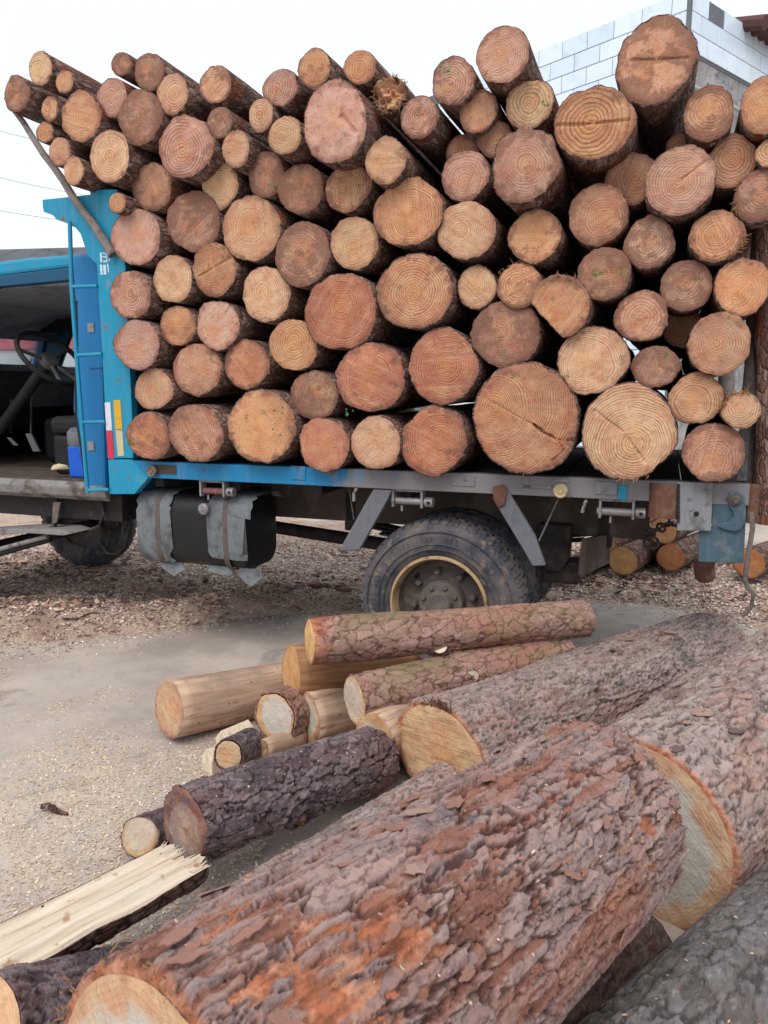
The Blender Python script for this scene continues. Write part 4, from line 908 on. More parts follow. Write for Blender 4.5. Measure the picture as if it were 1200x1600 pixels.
        for (ku, kt, kr) in knots:      # branch scar: swirl bulge with a sunken eye
            dd = np.hypot((U-ku)*L, ((T-kt+np.pi) % (2*np.pi)-np.pi)*rx)/kr
            disp = disp+kr*.42*np.exp(-(dd/1.1)**2)+amp*.8*np.sin(dd*9)*np.exp(-(dd/1.5)**2)-kr*.3*np.exp(-(dd/.35)**2)
            A['raw'] = np.maximum(A['raw'], np.exp(-(dd/.42)**4)); A['crack'] = np.maximum(A['crack'], .7*np.exp(-((dd-.8)/.5)**2))
    else:
        disp = rx*.02*vnoise(np.cos(T)*7+seed, np.sin(T)*7, U*L*9, seed+6)
    fade = 1
    ex = ex+disp; ey = ey+disp
    bx = bow*np.sin(np.pi*U)
    V = np.stack([ex*np.cos(T)+bx, ey*np.sin(T)+bx*.6, Z], -1)
    # roll the bark over both cut edges
    e0 = V[0].copy(); e1 = V[-1].copy(); c1_ = e1.mean(0)
    i0 = e0*[.93, .93, 1]-[0, 0, .003]; i1 = (e1-c1_)*[.5, .5, 1]+c1_
    V = np.concatenate([i0[None], V, ((e1-c1_)*[.96, .96, 1]+c1_)[None], i1[None], (e1*0+c1_)[None]], 0)
    A = {k_: np.concatenate([a[:1], a, a[-1:], a[-1:], a[-1:]], 0) for k_, a in A.items()}
    nu += 4
    me = grid_mesh(name, V.reshape(-1, 3), nu, nv, True, mat, {k_: a.ravel() for k_, a in A.items()})
    prof = np.hypot(e0[:, 0], e0[:, 1])
    me.flip_normals()
    return me, e0
def make_log(P, out, L, rx, ry, label, group, tint='t', seed=0, hi=False, nu=14, nv=40, mat='bark', taper=.93, rim=.955, name='log',
             fp=None, cut=None, cracks=(), jag=0, rings=10, rough_end=None, far_tint=None, upv=None, **kw):
    out = Vector(out).normalized(); zup = Vector((0, 0, 1))
    X = zup.cross(out).normalized(); Y = out.cross(X)
    R = Matrix((X, Y, out)).transposed(); q = R.to_quaternion()
    P = Vector(P); base = P-out*(L*.5)-Vector((0, 0, ry))
    root = empty(name, base, q); tag(root, label, 'log', group)
    off = R.inverted() @ (P-base)
    me, e0 = bark_surface('bark', L, rx, ry, taper, nu, nv, seed, mat, hi, cut=cut, **kw)
    bo = link(bpy.data.objects.new('bark', me), root); bo.location = off
    tp_ = np.arctan2(e0[:, 1], e0[:, 0]); rp = np.hypot(e0[:, 0], e0[:, 1]); od = np.argsort(tp_)
    ks = max(1, nv//40); rs = rp[od]
    if ks > 1: rs = np.convolve(np.r_[rs[-ks:], rs, rs[:ks]], np.ones(2*ks+1)/(2*ks+1), 'valid')
    tpo = tp_[od]
    rad = lambda th: np.interp((th+np.pi) % (2*np.pi)-np.pi, np.r_[tpo[-1]-2*np.pi, tpo, tpo[0]+2*np.pi], np.r_[rs[-1], rs, rs[0]])*rim
    fm = face_disc('cut_face', rad, seed, rings, (180 if cracks else 72) if not hi else 120, cracks=cracks, jag=jag)
    fo = link(bpy.data.objects.new('cut_face', fm), root); fo.location = off+Vector((0, 0, .0035))
    rg = random.Random(seed*13+5)
    d = dict(pith_x=rg.uniform(-.2, .2)*rx, pith_y=rg.uniform(-.2, .2)*ry, ring_freq=rg.uniform(70, 112), rings=rg.choice([.35, .6, .75, .9]), dirt=rg.uniform(.25, .7), moss=0.,
             stain=0., rad=float((rx+ry)/2), saw_angle=rg.uniform(0, 3.1), saw=rg.uniform(.25, .95))
    if tint == 'd': d['dirt'] = .75; d['rings'] = .65
    if tint == 'y': d['dirt'] = .3; d['rings'] = .75
    d.update(fp or {})
    for k_, v_ in d.items(): fo[k_] = float(v_)
    tn = TINT[tint] if isinstance(tint, str) else tint; j = rg.uniform(.86, 1.12)
    fo.color = (min(1, tn[0]*j*rg.uniform(.96, 1.04)), min(1, tn[1]*j), min(1, tn[2]*j*rg.uniform(.94, 1.06)), 1)
    return root, off, R
def fibres(root, off, R, rx, ry, n, a0, a1, length=.03, mat='peeled_brown', name='torn_fibre', back=.0):
    b = MB(); rg = random.Random(n+int(a0*100))
    for i in range(n):
        a = rg.uniform(a0, a1); r = rg.uniform(.93, 1.03); p = np.array([rx*r*math.cos(a), ry*r*math.sin(a), rg.uniform(-back, .004)])
        d = np.array([math.cos(a)*rg.uniform(-.2, 1), math.sin(a)*rg.uniform(-.2, 1), rg.uniform(-.3, 1.0)])+np.array([rg.uniform(-.5, .5) for _ in range(3)])
        d = d/np.linalg.norm(d)*length*rg.uniform(.3, 1.1); m_ = p+d*.5+np.array([rg.uniform(-.2, .2)*length for _ in range(3)])
        b.tube([p-d*.2, m_, p+d], [length*.09, length*.06, length*.015], 4)
    o = b.build(name, mat, root); o.location = off; o['kind'] = 'stuff'; return o

GT = 'logs stacked on the truck'
# face centre x, y, half width, half height (photo pixels), how far it juts out (m), tint, label
LOAD = [
 (26,147,20,29,0.1,'d','dull brown log at the outermost tip of the overhang, on the end of a pole'),
 (63,107,18,27,0.09,'y','pale log at the topmost front corner of the load with its long bark side showing'),
 (101,128,14,19,0.13,'o','thin orange log end tucked under the long log at the top front corner'),
 (78,170,14,20,0.13,'t','thin log end wedged beneath the top front logs, above the cab roof'),
 (127,182,30,40,0.16,'o','large orange-tan oval log in the overhang above the cab'),
 (70,207,15,16,0.14,'o','smallest log of the overhang, resting on the leaning pole'),
 (93,237,17,23,0.14,'k','small brown log lying on the leaning pole just under the smallest one'),
 (115,267,16,23,0.14,'t','small log with a chipped rim, lowest of those lying on the leaning pole'),
 (172,245,31,42,0.15,'y','clean pale log with wavy rings above the blue front board'),
 (190,100,16,19,0.09,'d','small dirty log end on the crest, next to the mossy-rimmed one'),
 (233,113,23,31,0.11,'d','dirty log with a mossy rim on the crest towards the cab'),
 (175,152,24,31,0.12,'p','mauve-pink log end under the small dirty one on the crest'),
 (270,147,25,33,0.14,'t','tan log just below the mossy-rimmed crest log'),
 (220,183,34,42,0.15,'d','muddy speckled log behind the overhang, below the crest'),
 (337,132,25,29,0.13,'t','tan crest log with a long stretch of bark showing, standing alone against the sky'),
 (290,230,42,50,0.17,'p','large reddish-mauve log below the crest with a rough edge'),
 (343,192,20,26,0.15,'d','small mud-stained log under the lone crest log'),
 (368,233,22,30,0.17,'k','small brown log below the mud-stained one'),
 (238,292,32,38,.06,'k','brown-tan ringed log over the largest one beside the leaning pole'),
 (343,290,29,38,.06,'y','clean yellow-tan oval log below the large mauve one'),
 (183,317,14,16,.14,'o','tiny log peeping out over the blue front board'),
 (212,370,40,44,.10,'p','big round pinkish log against the foot of the leaning pole'),
 (302,347,42,46,.06,'d','big rough log caked with mud, two along from the leaning pole'),
 (393,357,46,52,.06,'t','big tan log with bark shadowed on its tail side, beside the mud-caked one'),
 (271,437,30,38,.06,'y','pale log with crisp fine rings below the mud-caked one'),
 (335,420,36,43,.06,'o','orange log with a dark diagonal scratch across its end'),
 (203,461,32,39,.08,'p','pink-brown log leaning on the blue front board, upper of three there'),
 (278,510,30,31,.04,'o','small orange round log below the crisp-ringed pale one'),
 (340,507,34,40,.05,'p','purplish log with scratched end above the second layer'),
 (214,539,37,39,.08,'p','smooth pale-pink log touching the blue front board, lower of two alike'),
 (308,577,38,42,.05,'k','brown ringed log in the second layer, second from the blue front board'),
 (385,570,36,39,.05,'r','reddish log in the second layer, third from the blue front board'),
 (241,609,30,33,.04,'t','small tan log with cut scratches, sitting on the two front logs of the bottom row'),
 (232,682,35,37,.06,'r','mossy reddish log in the bottom row, right behind the reflective tape'),
 (306,677,43,47,.07,'k','large pinkish log, second in the bottom row from the blue front board'),
 (408,667,54,60,.10,'o','large orange log dotted with green leaves, third in the bottom row'),
 (408,180,19,27,0.14,'t','thin tan log under the crest, touching a slightly larger twin'),
 (445,212,27,31,0.17,'y','pale smooth log just below its thinner twin near the crest'),
 (439,137,27,30,0.11,'p','pinkish round log on the crest before the tallest oval one'),
 (492,107,27,31,0.12,'o','orange-tan log on the crest leaning over the big oval log'),
 (562,105,25,27,0.13,'o','light orange log on the crest beside the splintered one'),
 (523,190,51,65,.22,'p','huge oval pinkish log with a dark gash near the crest'),
 (610,148,26,28,0.14,'t','splintered log with a torn ragged end on the crest'),
 (655,183,31,35,0.16,'p','pinkish log just below the splintered one'),
 (708,126,34,38,.14,'p','pinkish crest log with a smear of green at its top'),
 (747,175,31,34,.10,'k','brown round log under the green-smeared crest log'),
 (785,87,41,45,.20,'p','tall crest log with pinkish end and long barky side, standing before the tiled wall'),
 (603,251,33,39,.22,'t','tan log whose grey bark side lies bare to the tail, below the huge oval one'),
 (774,217,27,29,.04,'k','small deep-set brown log behind the big fine-ringed one'),
 (722,238,26,28,-.05,'k','recessed log half hidden behind a speckled pinkish one'),
 (727,275,37,41,.10,'p','speckled pinkish log with blurred rings between two bigger ringed logs'),
 (415,272,28,36,.06,'d','mossy log with greenery at its lower rim below the pale twins'),
 (470,295,36,39,.08,'d','rough brown log below the huge oval one'),
 (543,293,36,38,.08,'t','tan log with a knot spot below the huge oval one, next to the rough brown'),
 (637,332,55,54,.14,'o','large bright orange-tan log with concentric rings in mid load'),
 (472,397,43,51,.08,'d','large mauve-brown log with a wavy muddy outline'),
 (553,380,38,42,.08,'y','clean pale log with a nibbled outline, next to the large mauve-brown one'),
 (728,360,47,45,.10,'y','pale gold log with off-centre rings, below the speckled pinkish one'),
 (416,460,38,45,.06,'y','smooth pale-tan log below the big tan one with shadowed bark'),
 (532,487,56,61,.10,'r','large red log with tight rings in the middle of the load'),
 (648,455,60,59,.12,'o','large golden-brown log with a scalloped edge in the middle of the load'),
 (745,449,31,34,.06,'y','small neatly ringed log beside the large golden-brown one'),
 (458,539,39,42,.05,'o','orange round log tucked below the large red one'),
 (577,590,54,55,.08,'r','large reddish log with dark flecks and rings, above the bottom row'),
 (692,573,55,60,.08,'r','large deep-red log with a muddy cab-side edge'),
 (492,617,38,39,.05,'d','brown speckled log in the second layer below the orange round one'),
 (505,695,40,41,.08,'r','small rough red log in the bottom row after the leafy one'),
 (587,691,40,42,.08,'t','tan fine-ringed log in the bottom row, between two red ones'),
 (677,688,52,54,.10,'r','red-orange well-ringed log in the bottom row next to the split giant'),
 (790,522,54,53,.08,'d','rough-barked brown log with an eroded outline above the split giant'),
 (819,656,82,88,.14,'o','giant orange log with an open crack across its end, in the bottom row'),
 (810,447,36,37,.10,'o','tan log with curled bark, next to the flat-sided one'),
 (873,480,46,49,.14,'o','flat-sided log with one straight cut edge, shaped like a blunt wedge'),
 (944,428,43,43,.12,'d','mossy brown log above the flat-sided one'),
 (1072,447,41,41,.08,'d','muddy mossy log with a pale fleck, next to the tail stake row'),
 (1160,450,47,45,.10,'o','smooth orange log touching the tail stakes, upper of two'),
 (1002,495,42,39,.08,'k','brown log with grassy specks under the mossy one'),
 (925,564,57,55,.12,'y','large golden finely ringed log resting between the two giants'),
 (1123,538,51,48,.10,'k','brown smooth log beside the tail stakes, below the smooth orange one'),
 (1025,574,39,34,.06,'d','dark mossy log with bent rings above the pale giant'),
 (1087,622,42,42,.08,'t','tan log with a dark pith spot, upon the last bottom-row log'),
 (1158,642,31,29,.14,'y','small log with torn bark squeezed against the tail stake'),
 (982,676,75,76,.14,'y','giant pale-gold log with a hewn side, in the bottom row next to the split giant'),
 (1115,708,50,46,.10,'k','brown ringed log, last in the bottom row at the tail'),
 (828,163,39,39,.12,'y','pale streaky log with a grassy tuft, under the tall crest log'),
 (927,193,63,58,.20,'o','large broad-ringed log with a chainsaw step, below the topmost one'),
 (1025,94,63,70,.18,'k','topmost giant mud-smeared log of the load before the tiled building corner'),
 (1108,178,41,44,.14,'k','brown log beside the topmost giant, against the grey plaster'),
 (1199,165,40,46,.16,'o','orange log at the tail end of the crest with thick shaggy bark'),
 (1143,252,37,43,.06,'k','dull brown finely ringed log below the one against the plaster'),
 (1200,240,17,22,.12,'y','small pale log at the very tail below the shaggy one'),
 (1062,283,58,56,.16,'p','large pinkish log with dense clear rings and a radial crack'),
 (985,280,42,42,.0,'k','ringed log half hidden behind the large pinkish dense-ringed one'),
 (1067,230,27,26,-.06,'k','sliver of a log peeping over the large pinkish dense-ringed one'),
 (1187,307,40,43,.10,'d','rough grey-brown log with torn bark at the tail'),
 (818,262,52,59,.20,'p','large pink log with very fine rings and deep barky side'),
 (935,335,48,50,.10,'k','tan-brown evenly ringed log below the broad-ringed one'),
 (836,369,42,43,.10,'o','orange log with thick bark crescent, below the large pink fine-ringed one'),
 (1016,380,41,41,.08,'p','pinkish log with a chipped lower rim below the hidden ringed one'),
 (1068,512,34,32,-.22,'k','added deep-set log filling a bright gap beside the brown smooth tail log'),  # added log, blocks the bright background showing through the load
 (962,628,26,26,-.25,'k','added deep-set log filling a bright gap between the two giants'),  # also added, to close off a bright gap in the load
 (1119,369,44,41,.10,'o','orange log with a torn reddish lower rim, near the tail stakes'),
]
SPEC = {73-1: dict(cut=lambda T: np.minimum(1.06, .60/np.maximum(.02, np.cos(T-math.radians(225)))), rings=16)}
def spec(i, r):
    n = i+1
    if n == 71: return dict(cracks=[([(.18*r, -.08*r), (.35*r, -.22*r), (.62*r, -.35*r), (1.0*r, -.36*r)], .007, .03), ([(.62*r, -.35*r), (.74*r, -.55*r), (.55*r, -.72*r)], .007, .015), ([(-.95*r, .5*r), (-.2*r, .1*r), (.2*r, -.1*r)], .008, .004)], rings=56)
    if n == 26: return dict(cracks=[([(-.7*r, -.25*r), (.75*r, .35*r)], .010, .007)], rings=20)
    if n == 42: return dict(cracks=[([(.2*r, .1*r), (.6*r, -.35*r)], .016, .010)], rings=20)
    if n == 83: return dict(cracks=[([(-.7*r, .45*r), (-.1*r, 0), (.35*r, -.6*r)], .008, .006)], rings=24)
    if n == 86: return dict(cracks=[([(-.95*r, .05*r), (-.3*r, 0), (.9*r, -.02*r)], .010, .010)], rings=20)
    if n == 87: return dict(cracks=[([(-.6*r, .08*r), (.1*r, 0), (.75*r, -.06*r)], .008, .008)], rings=20)
    if n == 43: return dict(jag=.05, rings=22)
    if n == 92: return dict(cracks=[([(0, 0), (.85*r, .6*r)], .008, .006)], rings=18)
    return {}
FPX_ = {34: dict(moss=.9, dirt=.6), 36: dict(dirt=.5, rings=.3, saw=.2), 52: dict(moss=.9), 11: dict(moss=.8), 45: dict(moss=.3), 74: dict(moss=.9), 75: dict(moss=.9), 80: dict(moss=1.), 17: dict(moss=.6), 85: dict(moss=.5, saw=.5), 56: dict(moss=.4),
        71: dict(rings=.9, pith_x=-.15, pith_y=.06, dirt=.35, saw=.2), 83: dict(rings=.95, pith_x=.02, pith_y=-.05, dirt=.2), 96: dict(ring_freq=98, rings=.7), 92: dict(ring_freq=95, rings=.8, pith_x=0, pith_y=0), 86: dict(ring_freq=52, rings=1.), 87: dict(dirt=.75, rings=.2, saw=.5),
        61: dict(rings=.9, ring_freq=85), 60: dict(rings=.9, ring_freq=90), 65: dict(rings=.9), 64: dict(rings=.8), 69: dict(rings=.9), 42: dict(dirt=.45, rings=.25), 55: dict(rings=.9, dirt=.35)}
LOADR = {}
for i, (cx, cy, rxp, ryp, jut, tint, lab) in enumerate(LOAD):
    P = on_truck(cx, cy, -jut+RNG.uniform(-.02, .02))
    c0 = proj(P); ry = ryp*.01/abs(proj(P+EZ*.01)[1]-c0[1]); rx = rxp*.01/abs(proj(P+EX*.01)[0]-c0[0])
    rx = min(max(rx, ry*.86), ry*1.16)
    a = RNG.normal(0, .012); b_ = RNG.normal(0, .008)
    out = -ET+EX*a+EZ*b_
    kw = dict(lump=RNG.uniform(.035, .085)); kw.update(SPEC.get(i, {})); kw.update(spec(i, (rx+ry)/2))
    LOADR[i+1] = make_log(P, out, RNG.uniform(1.95, 2.1)+jut*.6, rx, ry, lab, GT, tint, i+1, fp=FPX_.get(i+1), nu=12, nv=72, taper=RNG.uniform(.88, .95), rim=RNG.uniform(.965, .99), **kw)+(rx, ry)
for n, cnt, a0, a1, ln in ((43, 60, 0, 6.28, .028), (82, 40, 1.2, 3.2, .035), (102, 26, 5.2, 6.4, .035), (73, 20, .9, 1.7, .03), (72, 16, 1.2, 2.6, .025), (95, 18, 2.4, 3.8, .03), (83, 10, 4.6, 5.2, .03), (71, 14, 0, 6.2, .02), (2, 6, .5, 1.2, .03), (57, 8, 5.6, 6.4, .03), (61, 10, 0, 6.2, .018), (16, 8, 5.5, 6.2, .03)):
    r_, o_, R_, rx, ry = LOADR[n]; fibres(r_, o_, R_, rx, ry, cnt, a0, a1, ln)
def sprig(p, n, size, label, seed):
    b = MB(); rg = random.Random(seed)
    for i in range(n):
        a = rg.uniform(0, 6.28); q = np.array(p)+EX*rg.uniform(-1, 1)*size*1.2+EZ*rg.uniform(-1, 1)*size-ET*rg.uniform(.004, .012)
        u = EX*math.cos(a)+EZ*math.sin(a)-ET*rg.uniform(-.2, .5); v = -EX*math.sin(a)+EZ*math.cos(a); L = size*rg.uniform(.5, 1.); W = L*.33
        b.add([q-u*L*.5, q-u*L*.1+v*W, q+u*L*.25+v*W*.8, q+u*L*.55, q+u*L*.25-v*W*.8, q-u*L*.1-v*W, q-ET*.004], [(0, 1, 6), (1, 2, 6), (2, 3, 6), (3, 4, 6), (4, 5, 6), (5, 0, 6)])
    tag(b.build('leaf_sprig', 'leaf_green'), label, 'leaf', 'green leaves caught on the log ends')
sprig(on_truck(437, 640, -.125), 3, .022, 'green leaflets stuck high on the leafy orange log end', 1)
sprig(on_truck(431, 672, -.125), 2, .026, 'rounded green leaf low on the leafy orange log end', 2)
sprig(on_truck(455, 673, -.12), 3, .018, 'fern-like green scrap at the edge of the leafy orange log end', 3)
sprig(on_truck(548, 645, -.07), 6, .02, 'green fern tip poking out between logs above the bottom row', 4)
sprig(on_truck(370, 703, -.11), 2, .024, 'dull green leaf at the foot of the leafy orange log end', 5)
sprig(on_truck(852, 165, -.15), 6, .016, 'grassy tuft pressed on the pale streaky log end', 6)
sprig(on_truck(695, 106, -.16), 4, .022, 'green smear of leaf on the crest log end', 7)
sprig(on_truck(428, 290, -.08), 6, .016, 'little mossy leaves on the rim of a brown log end', 8)
sprig(on_truck(1000, 700, -.16), 1, .02, 'single green leaf on the giant pale-gold log end', 9)

# ------------------------------------------------------------------ logs in the foreground and behind
GF = 'logs heaped before the truck'
def flog(fpx, fd, rp, bpx, bd, rp2, label, seed, mat, tint='t', hi=True, nu=200, nv=160, zfix=None, over=0, rx=1.0, **kw):
    A = on_depth(*fpx, fd); B = on_depth(*bpx, bd); r0 = rp*fd/FPX; r1 = rp2*bd/FPX
    ax = A-B; L = float(np.linalg.norm(ax)); ax /= L
    L += over
    g = kw.pop('group', GF)
    return make_log(A, ax, L, r0*rx, r0, label, g, tint, seed, hi, nu, nv, mat, taper=max(.6, 1-(1-r1/r0)*L/(L-over) if over == 0 else r1/r0), **kw)+(r0, A, ax, L)
def hit(px, P, out, r):               # pixel -> (distance along the log, angle) on its surface
    out = np.array(out)/np.linalg.norm(out); X = np.cross([0, 0, 1.], out); X /= np.linalg.norm(X); Y = np.cross(out, X)
    d = ray(*px); w_ = CAM-np.array(P); a = np.array([d@X, d@Y]); b = np.array([w_@X, w_@Y])
    q = np.roots([a@a, 2*a@b, b@b-r*r]); k_ = float(np.min(q.real)); p = w_+d*k_
    return -float(p@out), math.atan2(p@Y, p@X)
# A: the great log nearest; B end to end behind it; C further left
kA = .25/.22
A0 = CAM+(np.array([-.239, .789, .725])-CAM)*kA; A1 = CAM+(np.array([.549, 1.754, .592])-CAM)*kA
ax = A0-A1; LA = float(np.linalg.norm(ax)); ax /= LA
A0 = A0+ax*.05; A1 = A1; LA -= .05
spA = [(*hit(p, A0, ax, .25), ru, rt_) for p, ru, rt_ in (((520, 1560), .16, .13), ((640, 1480), .07, .08), ((815, 1160), .045, .022), ((1010, 1290), .05, .05), ((960, 1400), .10, .03), ((330, 1440), .09, .03), ((1020, 1340), .03, .09))]
big = make_log(A0, ax, LA, .25, .25, 'great log with thick red flaking bark and raw orange scars', GF, C(208, 174, 134), 201, True, 760, 560, 'bark_red', taper=1.0, rim=.955,
    amp=.0135, cw=.034, cl=.22, lump=.03, raw_amt=.0, raw_spots=spA, edge_raw=.012, fp=dict(stain=1., rings=.2, dirt=.1, saw=.5, rad=.25, pith_x=0, pith_y=0), rings=30)
fibres(big[0], big[1], big[2], .25, .25, 50, .3, 2.9, .016)
def flakes(root, off, L, r, n, seed, tmin, tmax, mats):
    """loose bark scales: thin curved irregular pieces lifted off the trunk"""
    rg = random.Random(seed); bark = [c_ for c_ in root.children if c_.name.startswith('bark')][0]
    protos = []
    for k_ in range(7):
        m_ = 15; pts = [(math.cos(2*math.pi*i/m_)*rg.uniform(.5, 1.15), math.sin(2*math.pi*i/m_)*rg.uniform(.5, 1.15)) for i in range(m_)]
        lw, ll = .013, .036; vs = []
        for zz in (0, .0018):
            for (a, b_) in pts: vs.append((a*lw, zz-(a*lw)**2*2.2+.004*b_*.6, b_*ll))
        vs += [(0, 0, 0), (0, .0024, 0)]
        fs = [(2*m_, (i+1) % m_, i) for i in range(m_)]+[(2*m_+1, m_+i, m_+(i+1) % m_) for i in range(m_)]+[(i, (i+1) % m_, (i+1) % m_+m_, i+m_) for i in range(m_)]
        o = MB().add(vs, fs).build('bark_flake', mats[k_ % len(mats)], bark, smooth=40)
        me = o.data
        for nm, val in (('tone', rg.uniform(.35, .75)), ('crack', .05), ('raw', 0)):
            at = me.attributes.new(nm, 'FLOAT', 'POINT'); at.data.foreach_set('value', np.full(len(me.vertices), val, np.float32))
        protos.append([o, True])
    for i in range(n):
        pr = protos[i % 7]
        if pr[1]: o = pr[0]; pr[1] = False
        else: o = pr[0].copy(); COL.objects.link(o)
        th = rg.uniform(tmin, tmax); z = -rg.uniform(.02, L-.03); rr = r*(1+.004)+.006
        Yv = Vector((math.cos(th), math.sin(th), 0)); Zv = (Vector((0, 0, 1))+Vector((-math.sin(th), math.cos(th), 0))*rg.uniform(-.5, .5)+Yv*rg.uniform(-.06, .06)).normalized(); Xv = Yv.cross(Zv).normalized(); Yv = Zv.cross(Xv)
        s_ = rg.uniform(.45, 1.35)
        mt = Matrix((Xv*s_, Yv*s_, Zv*s_*rg.uniform(.7, 1.2))).transposed().to_4x4(); mt.translation = Vector((math.cos(th)*rr, math.sin(th)*rr, z))
        o.matrix_local = mt
flakes(big[0], big[1], LA, .25, 70, 5, -.9, 3.6, ['bark_red', 'bark_red', 'bark_red', 'bark_grey'])
fB, bB = on_depth(995, 1295, 2.36), on_depth(1260, 1085, 3.25)
spB = [(*hit(p, fB, fB-bB, .29), ru, rt_) for p, ru, rt_ in (((1005, 1098), .15, .035), ((1190, 1125), .03, .02))]
lB = flog((1000, 1300), 2.36, 154, (1260, 1085), 3.25, 112, 'thick grey-barked log with a bluish heart, butted against the great red log', 202, 'bark_grey', C(208, 176, 142), nu=300, nv=330, amp=.009, cw=.040, cl=.20, lump=.03,
    raw_amt=.0, raw_spots=spB, edge_raw=.012, fp=dict(stain=1., rings=.25, dirt=.15, saw=.5, pith_x=0, pith_y=0), rim=.96, rings=24)
flakes(lB[0], lB[1], 1.0, lB[3], 60, 9, .2, 3.4, ['bark_grey', 'bark_grey', 'bark_purple'])
fibres(lB[0], lB[1], lB[2], lB[3], lB[3], 50, 1.7, 3.0, .04)
fC, bC = on_depth(687, 1182, 2.93), on_depth(1112, 1004, 4.35)
spC = [(*hit(p, fC, fC-bC, .20), ru, rt_) for p, ru, rt_ in (((830, 1032), .16, .02), ((690, 1092), .05, .04), ((1010, 970), .06, .02))]
lC = flog((687, 1182), 2.93, 87, (1112, 1004), 4.35, 48, 'long ridged grey log with a straw-coloured sawn end, pointing at the tail', 203, 'bark_grey', C(206, 172, 130), nu=380, nv=240, amp=.013, cw=.026, cl=.19, lump=.03, raw_amt=.0, raw_spots=spC, edge_raw=.006,
    fp=dict(rings=.1, saw=1., saw_angle=-.12, dirt=.08, ring_freq=70), rim=.945, rings=20, rx=1.18)
flakes(lC[0], lC[1], 1.7, lC[3]*.9, 50, 10, .2, 3., ['bark_grey', 'bark_grey', 'bark_purple'])
fibres(lC[0], lC[1], lC[2], lC[3], lC[3], 46, 1.3, 2.1, .035, 'rust')
lD = flog((484, 1003), 3.3, 38, (914, 966), 3.72, 28, 'pink scaly-barked log lying on top of the heap beside the wheel', 204, 'bark_pink', C(220, 180, 124), nu=260, nv=130, amp=.0075, cw=.060, cl=.075, lump=.05, raw_amt=.0, style='scale', edge_raw=.10, rim=.96, fp=dict(rings=.5, dirt=.15, saw=.3))
flog((455, 1051), 3.58, 43, (640, 1040), 3.85, 40, 'debarked brown log under the pink scaly one', 205, 'peeled_brown', C(200, 158, 108), hi=False, nu=14, nv=60, lump=.06, rim=.99, fp=dict(rings=.2, dirt=.25, saw=.6))
flog((264, 1108), 3.5, 43, (470, 1068), 4.05, 38, 'smooth debarked log lying apart on the slab', 206, 'peeled_wood', C(196, 166, 134), hi=False, nu=14, nv=60, lump=.05, rim=.99, fp=dict(rings=.2, dirt=.25, saw=.5))
flog((428, 1120), 3.46, 43, (560, 1075), 4.0, 36, 'squat log with a grey-stained ragged end beneath the debarked brown one', 207, 'bark_pink', C(206, 174, 132), nu=90, nv=110, amp=.006, lump=.12, rim=.9, fp=dict(stain=.9, rings=.2, dirt=.2))
flog((478, 1122), 3.5, 41, (640, 1082), 3.9, 36, 'pale debarked log with half its end stained grey', 208, 'peeled_wood', C(196, 158, 116), hi=False, nu=14, nv=60, lump=.12, rim=.98, fp=dict(stain=.8, rings=.1, dirt=.3))
lE = flog((553, 1095), 3.2, 39, (880, 1016), 3.72, 29, 'purplish-pink log with branch stubs and a mossy stretch, below the top one', 209, 'bark_pink', C(210, 186, 150), nu=220, nv=130, amp=.008, cw=.055, cl=.085, lump=.08, style='scale', rim=.97, fp=dict(stain=.7, rings=.2, dirt=.1))
for o_, v_ in ((lD, .3), (lE, .4)): [c_ for c_ in o_[0].children if c_.name.startswith('bark')][0]['moss'] = v_
for (fx, fy, fd, sz) in ((688, 1012, 3.42, .034), (738, 1056, 3.36, .030)):
    p = on_depth(fx, fy, fd); d = np.array([-.25, -.6, .75]) if fy < 1030 else np.array([.1, -.97, -.1]); d /= np.linalg.norm(d)
    loc = lE[0].matrix_world if False else None
    b = MB().tube([p-d*.09, p-d*.02, p+d*.004], [sz*1.5, sz*1.05, sz*.95], 14); o = b.build('branch_stub', 'bark', None, smooth=50)
    bpy.context.view_layer.update(); o.parent = lE[0]; o.matrix_parent_inverse = lE[0].matrix_world.inverted()
    u = np.cross(d, [0, 0, 1.]); u /= np.linalg.norm(u); v_ = np.cross(d, u)
    c2 = MB().add([p+d*.006+(u*math.cos(a)+v_*math.sin(a))*sz*.93 for a in np.linspace(0, 6.28, 15)[:-1]], [tuple(range(14))]).build('stub_face', 'split_wood', o); c2.matrix_parent_inverse = Matrix.Identity(4)
flog((584, 1152), 3.1, 38, (720, 1085), 3.6, 34, 'smooth peach-coloured debarked log against the straw-ended one', 210, 'peeled_wood', C(190, 160, 118), hi=False, nu=14, nv=60, lump=.06, rim=.98, fp=dict(stain=.4, dirt=.2, rings=.2))
fK, bK = on_depth(288, 1290, 2.42), on_depth(590, 1182, 3.1); kK = hit((462, 1270), fK, fK-bK, .10)
kK = (kK[0]*.9/float(np.linalg.norm(fK-bK)), kK[1])
lK = flog((288, 1290), 2.42, 60, (590, 1182), 3.1, 46, 'dark purple-barked log with a big knot and blackened end', 211, 'bark_purple', C(82, 76, 78), nu=260, nv=200, amp=.013, cw=.05, cl=.09, lump=.05, rim=.965, knots=[(kK[0]/.9, kK[1], .05)], fp=dict(dirt=.45, rings=.3, saw=.3, stain=.25))
flog((357, 1180), 3.1, 25, (392, 1162), 3.35, 24, 'short offcut with bark peeling round its pale end', 212, 'bark_purple', C(200, 172, 134), nu=80, nv=90, amp=.005, lump=.05, rim=.86, fp=dict(rings=.3, dirt=.1))
flog((560+20, 1180), 3.2, 22, (700, 1140), 3.6, 22, 'small pale round under the debarked logs', 213, 'peeled_wood', C(210, 178, 136), hi=False, nu=8, nv=40, rim=.98)
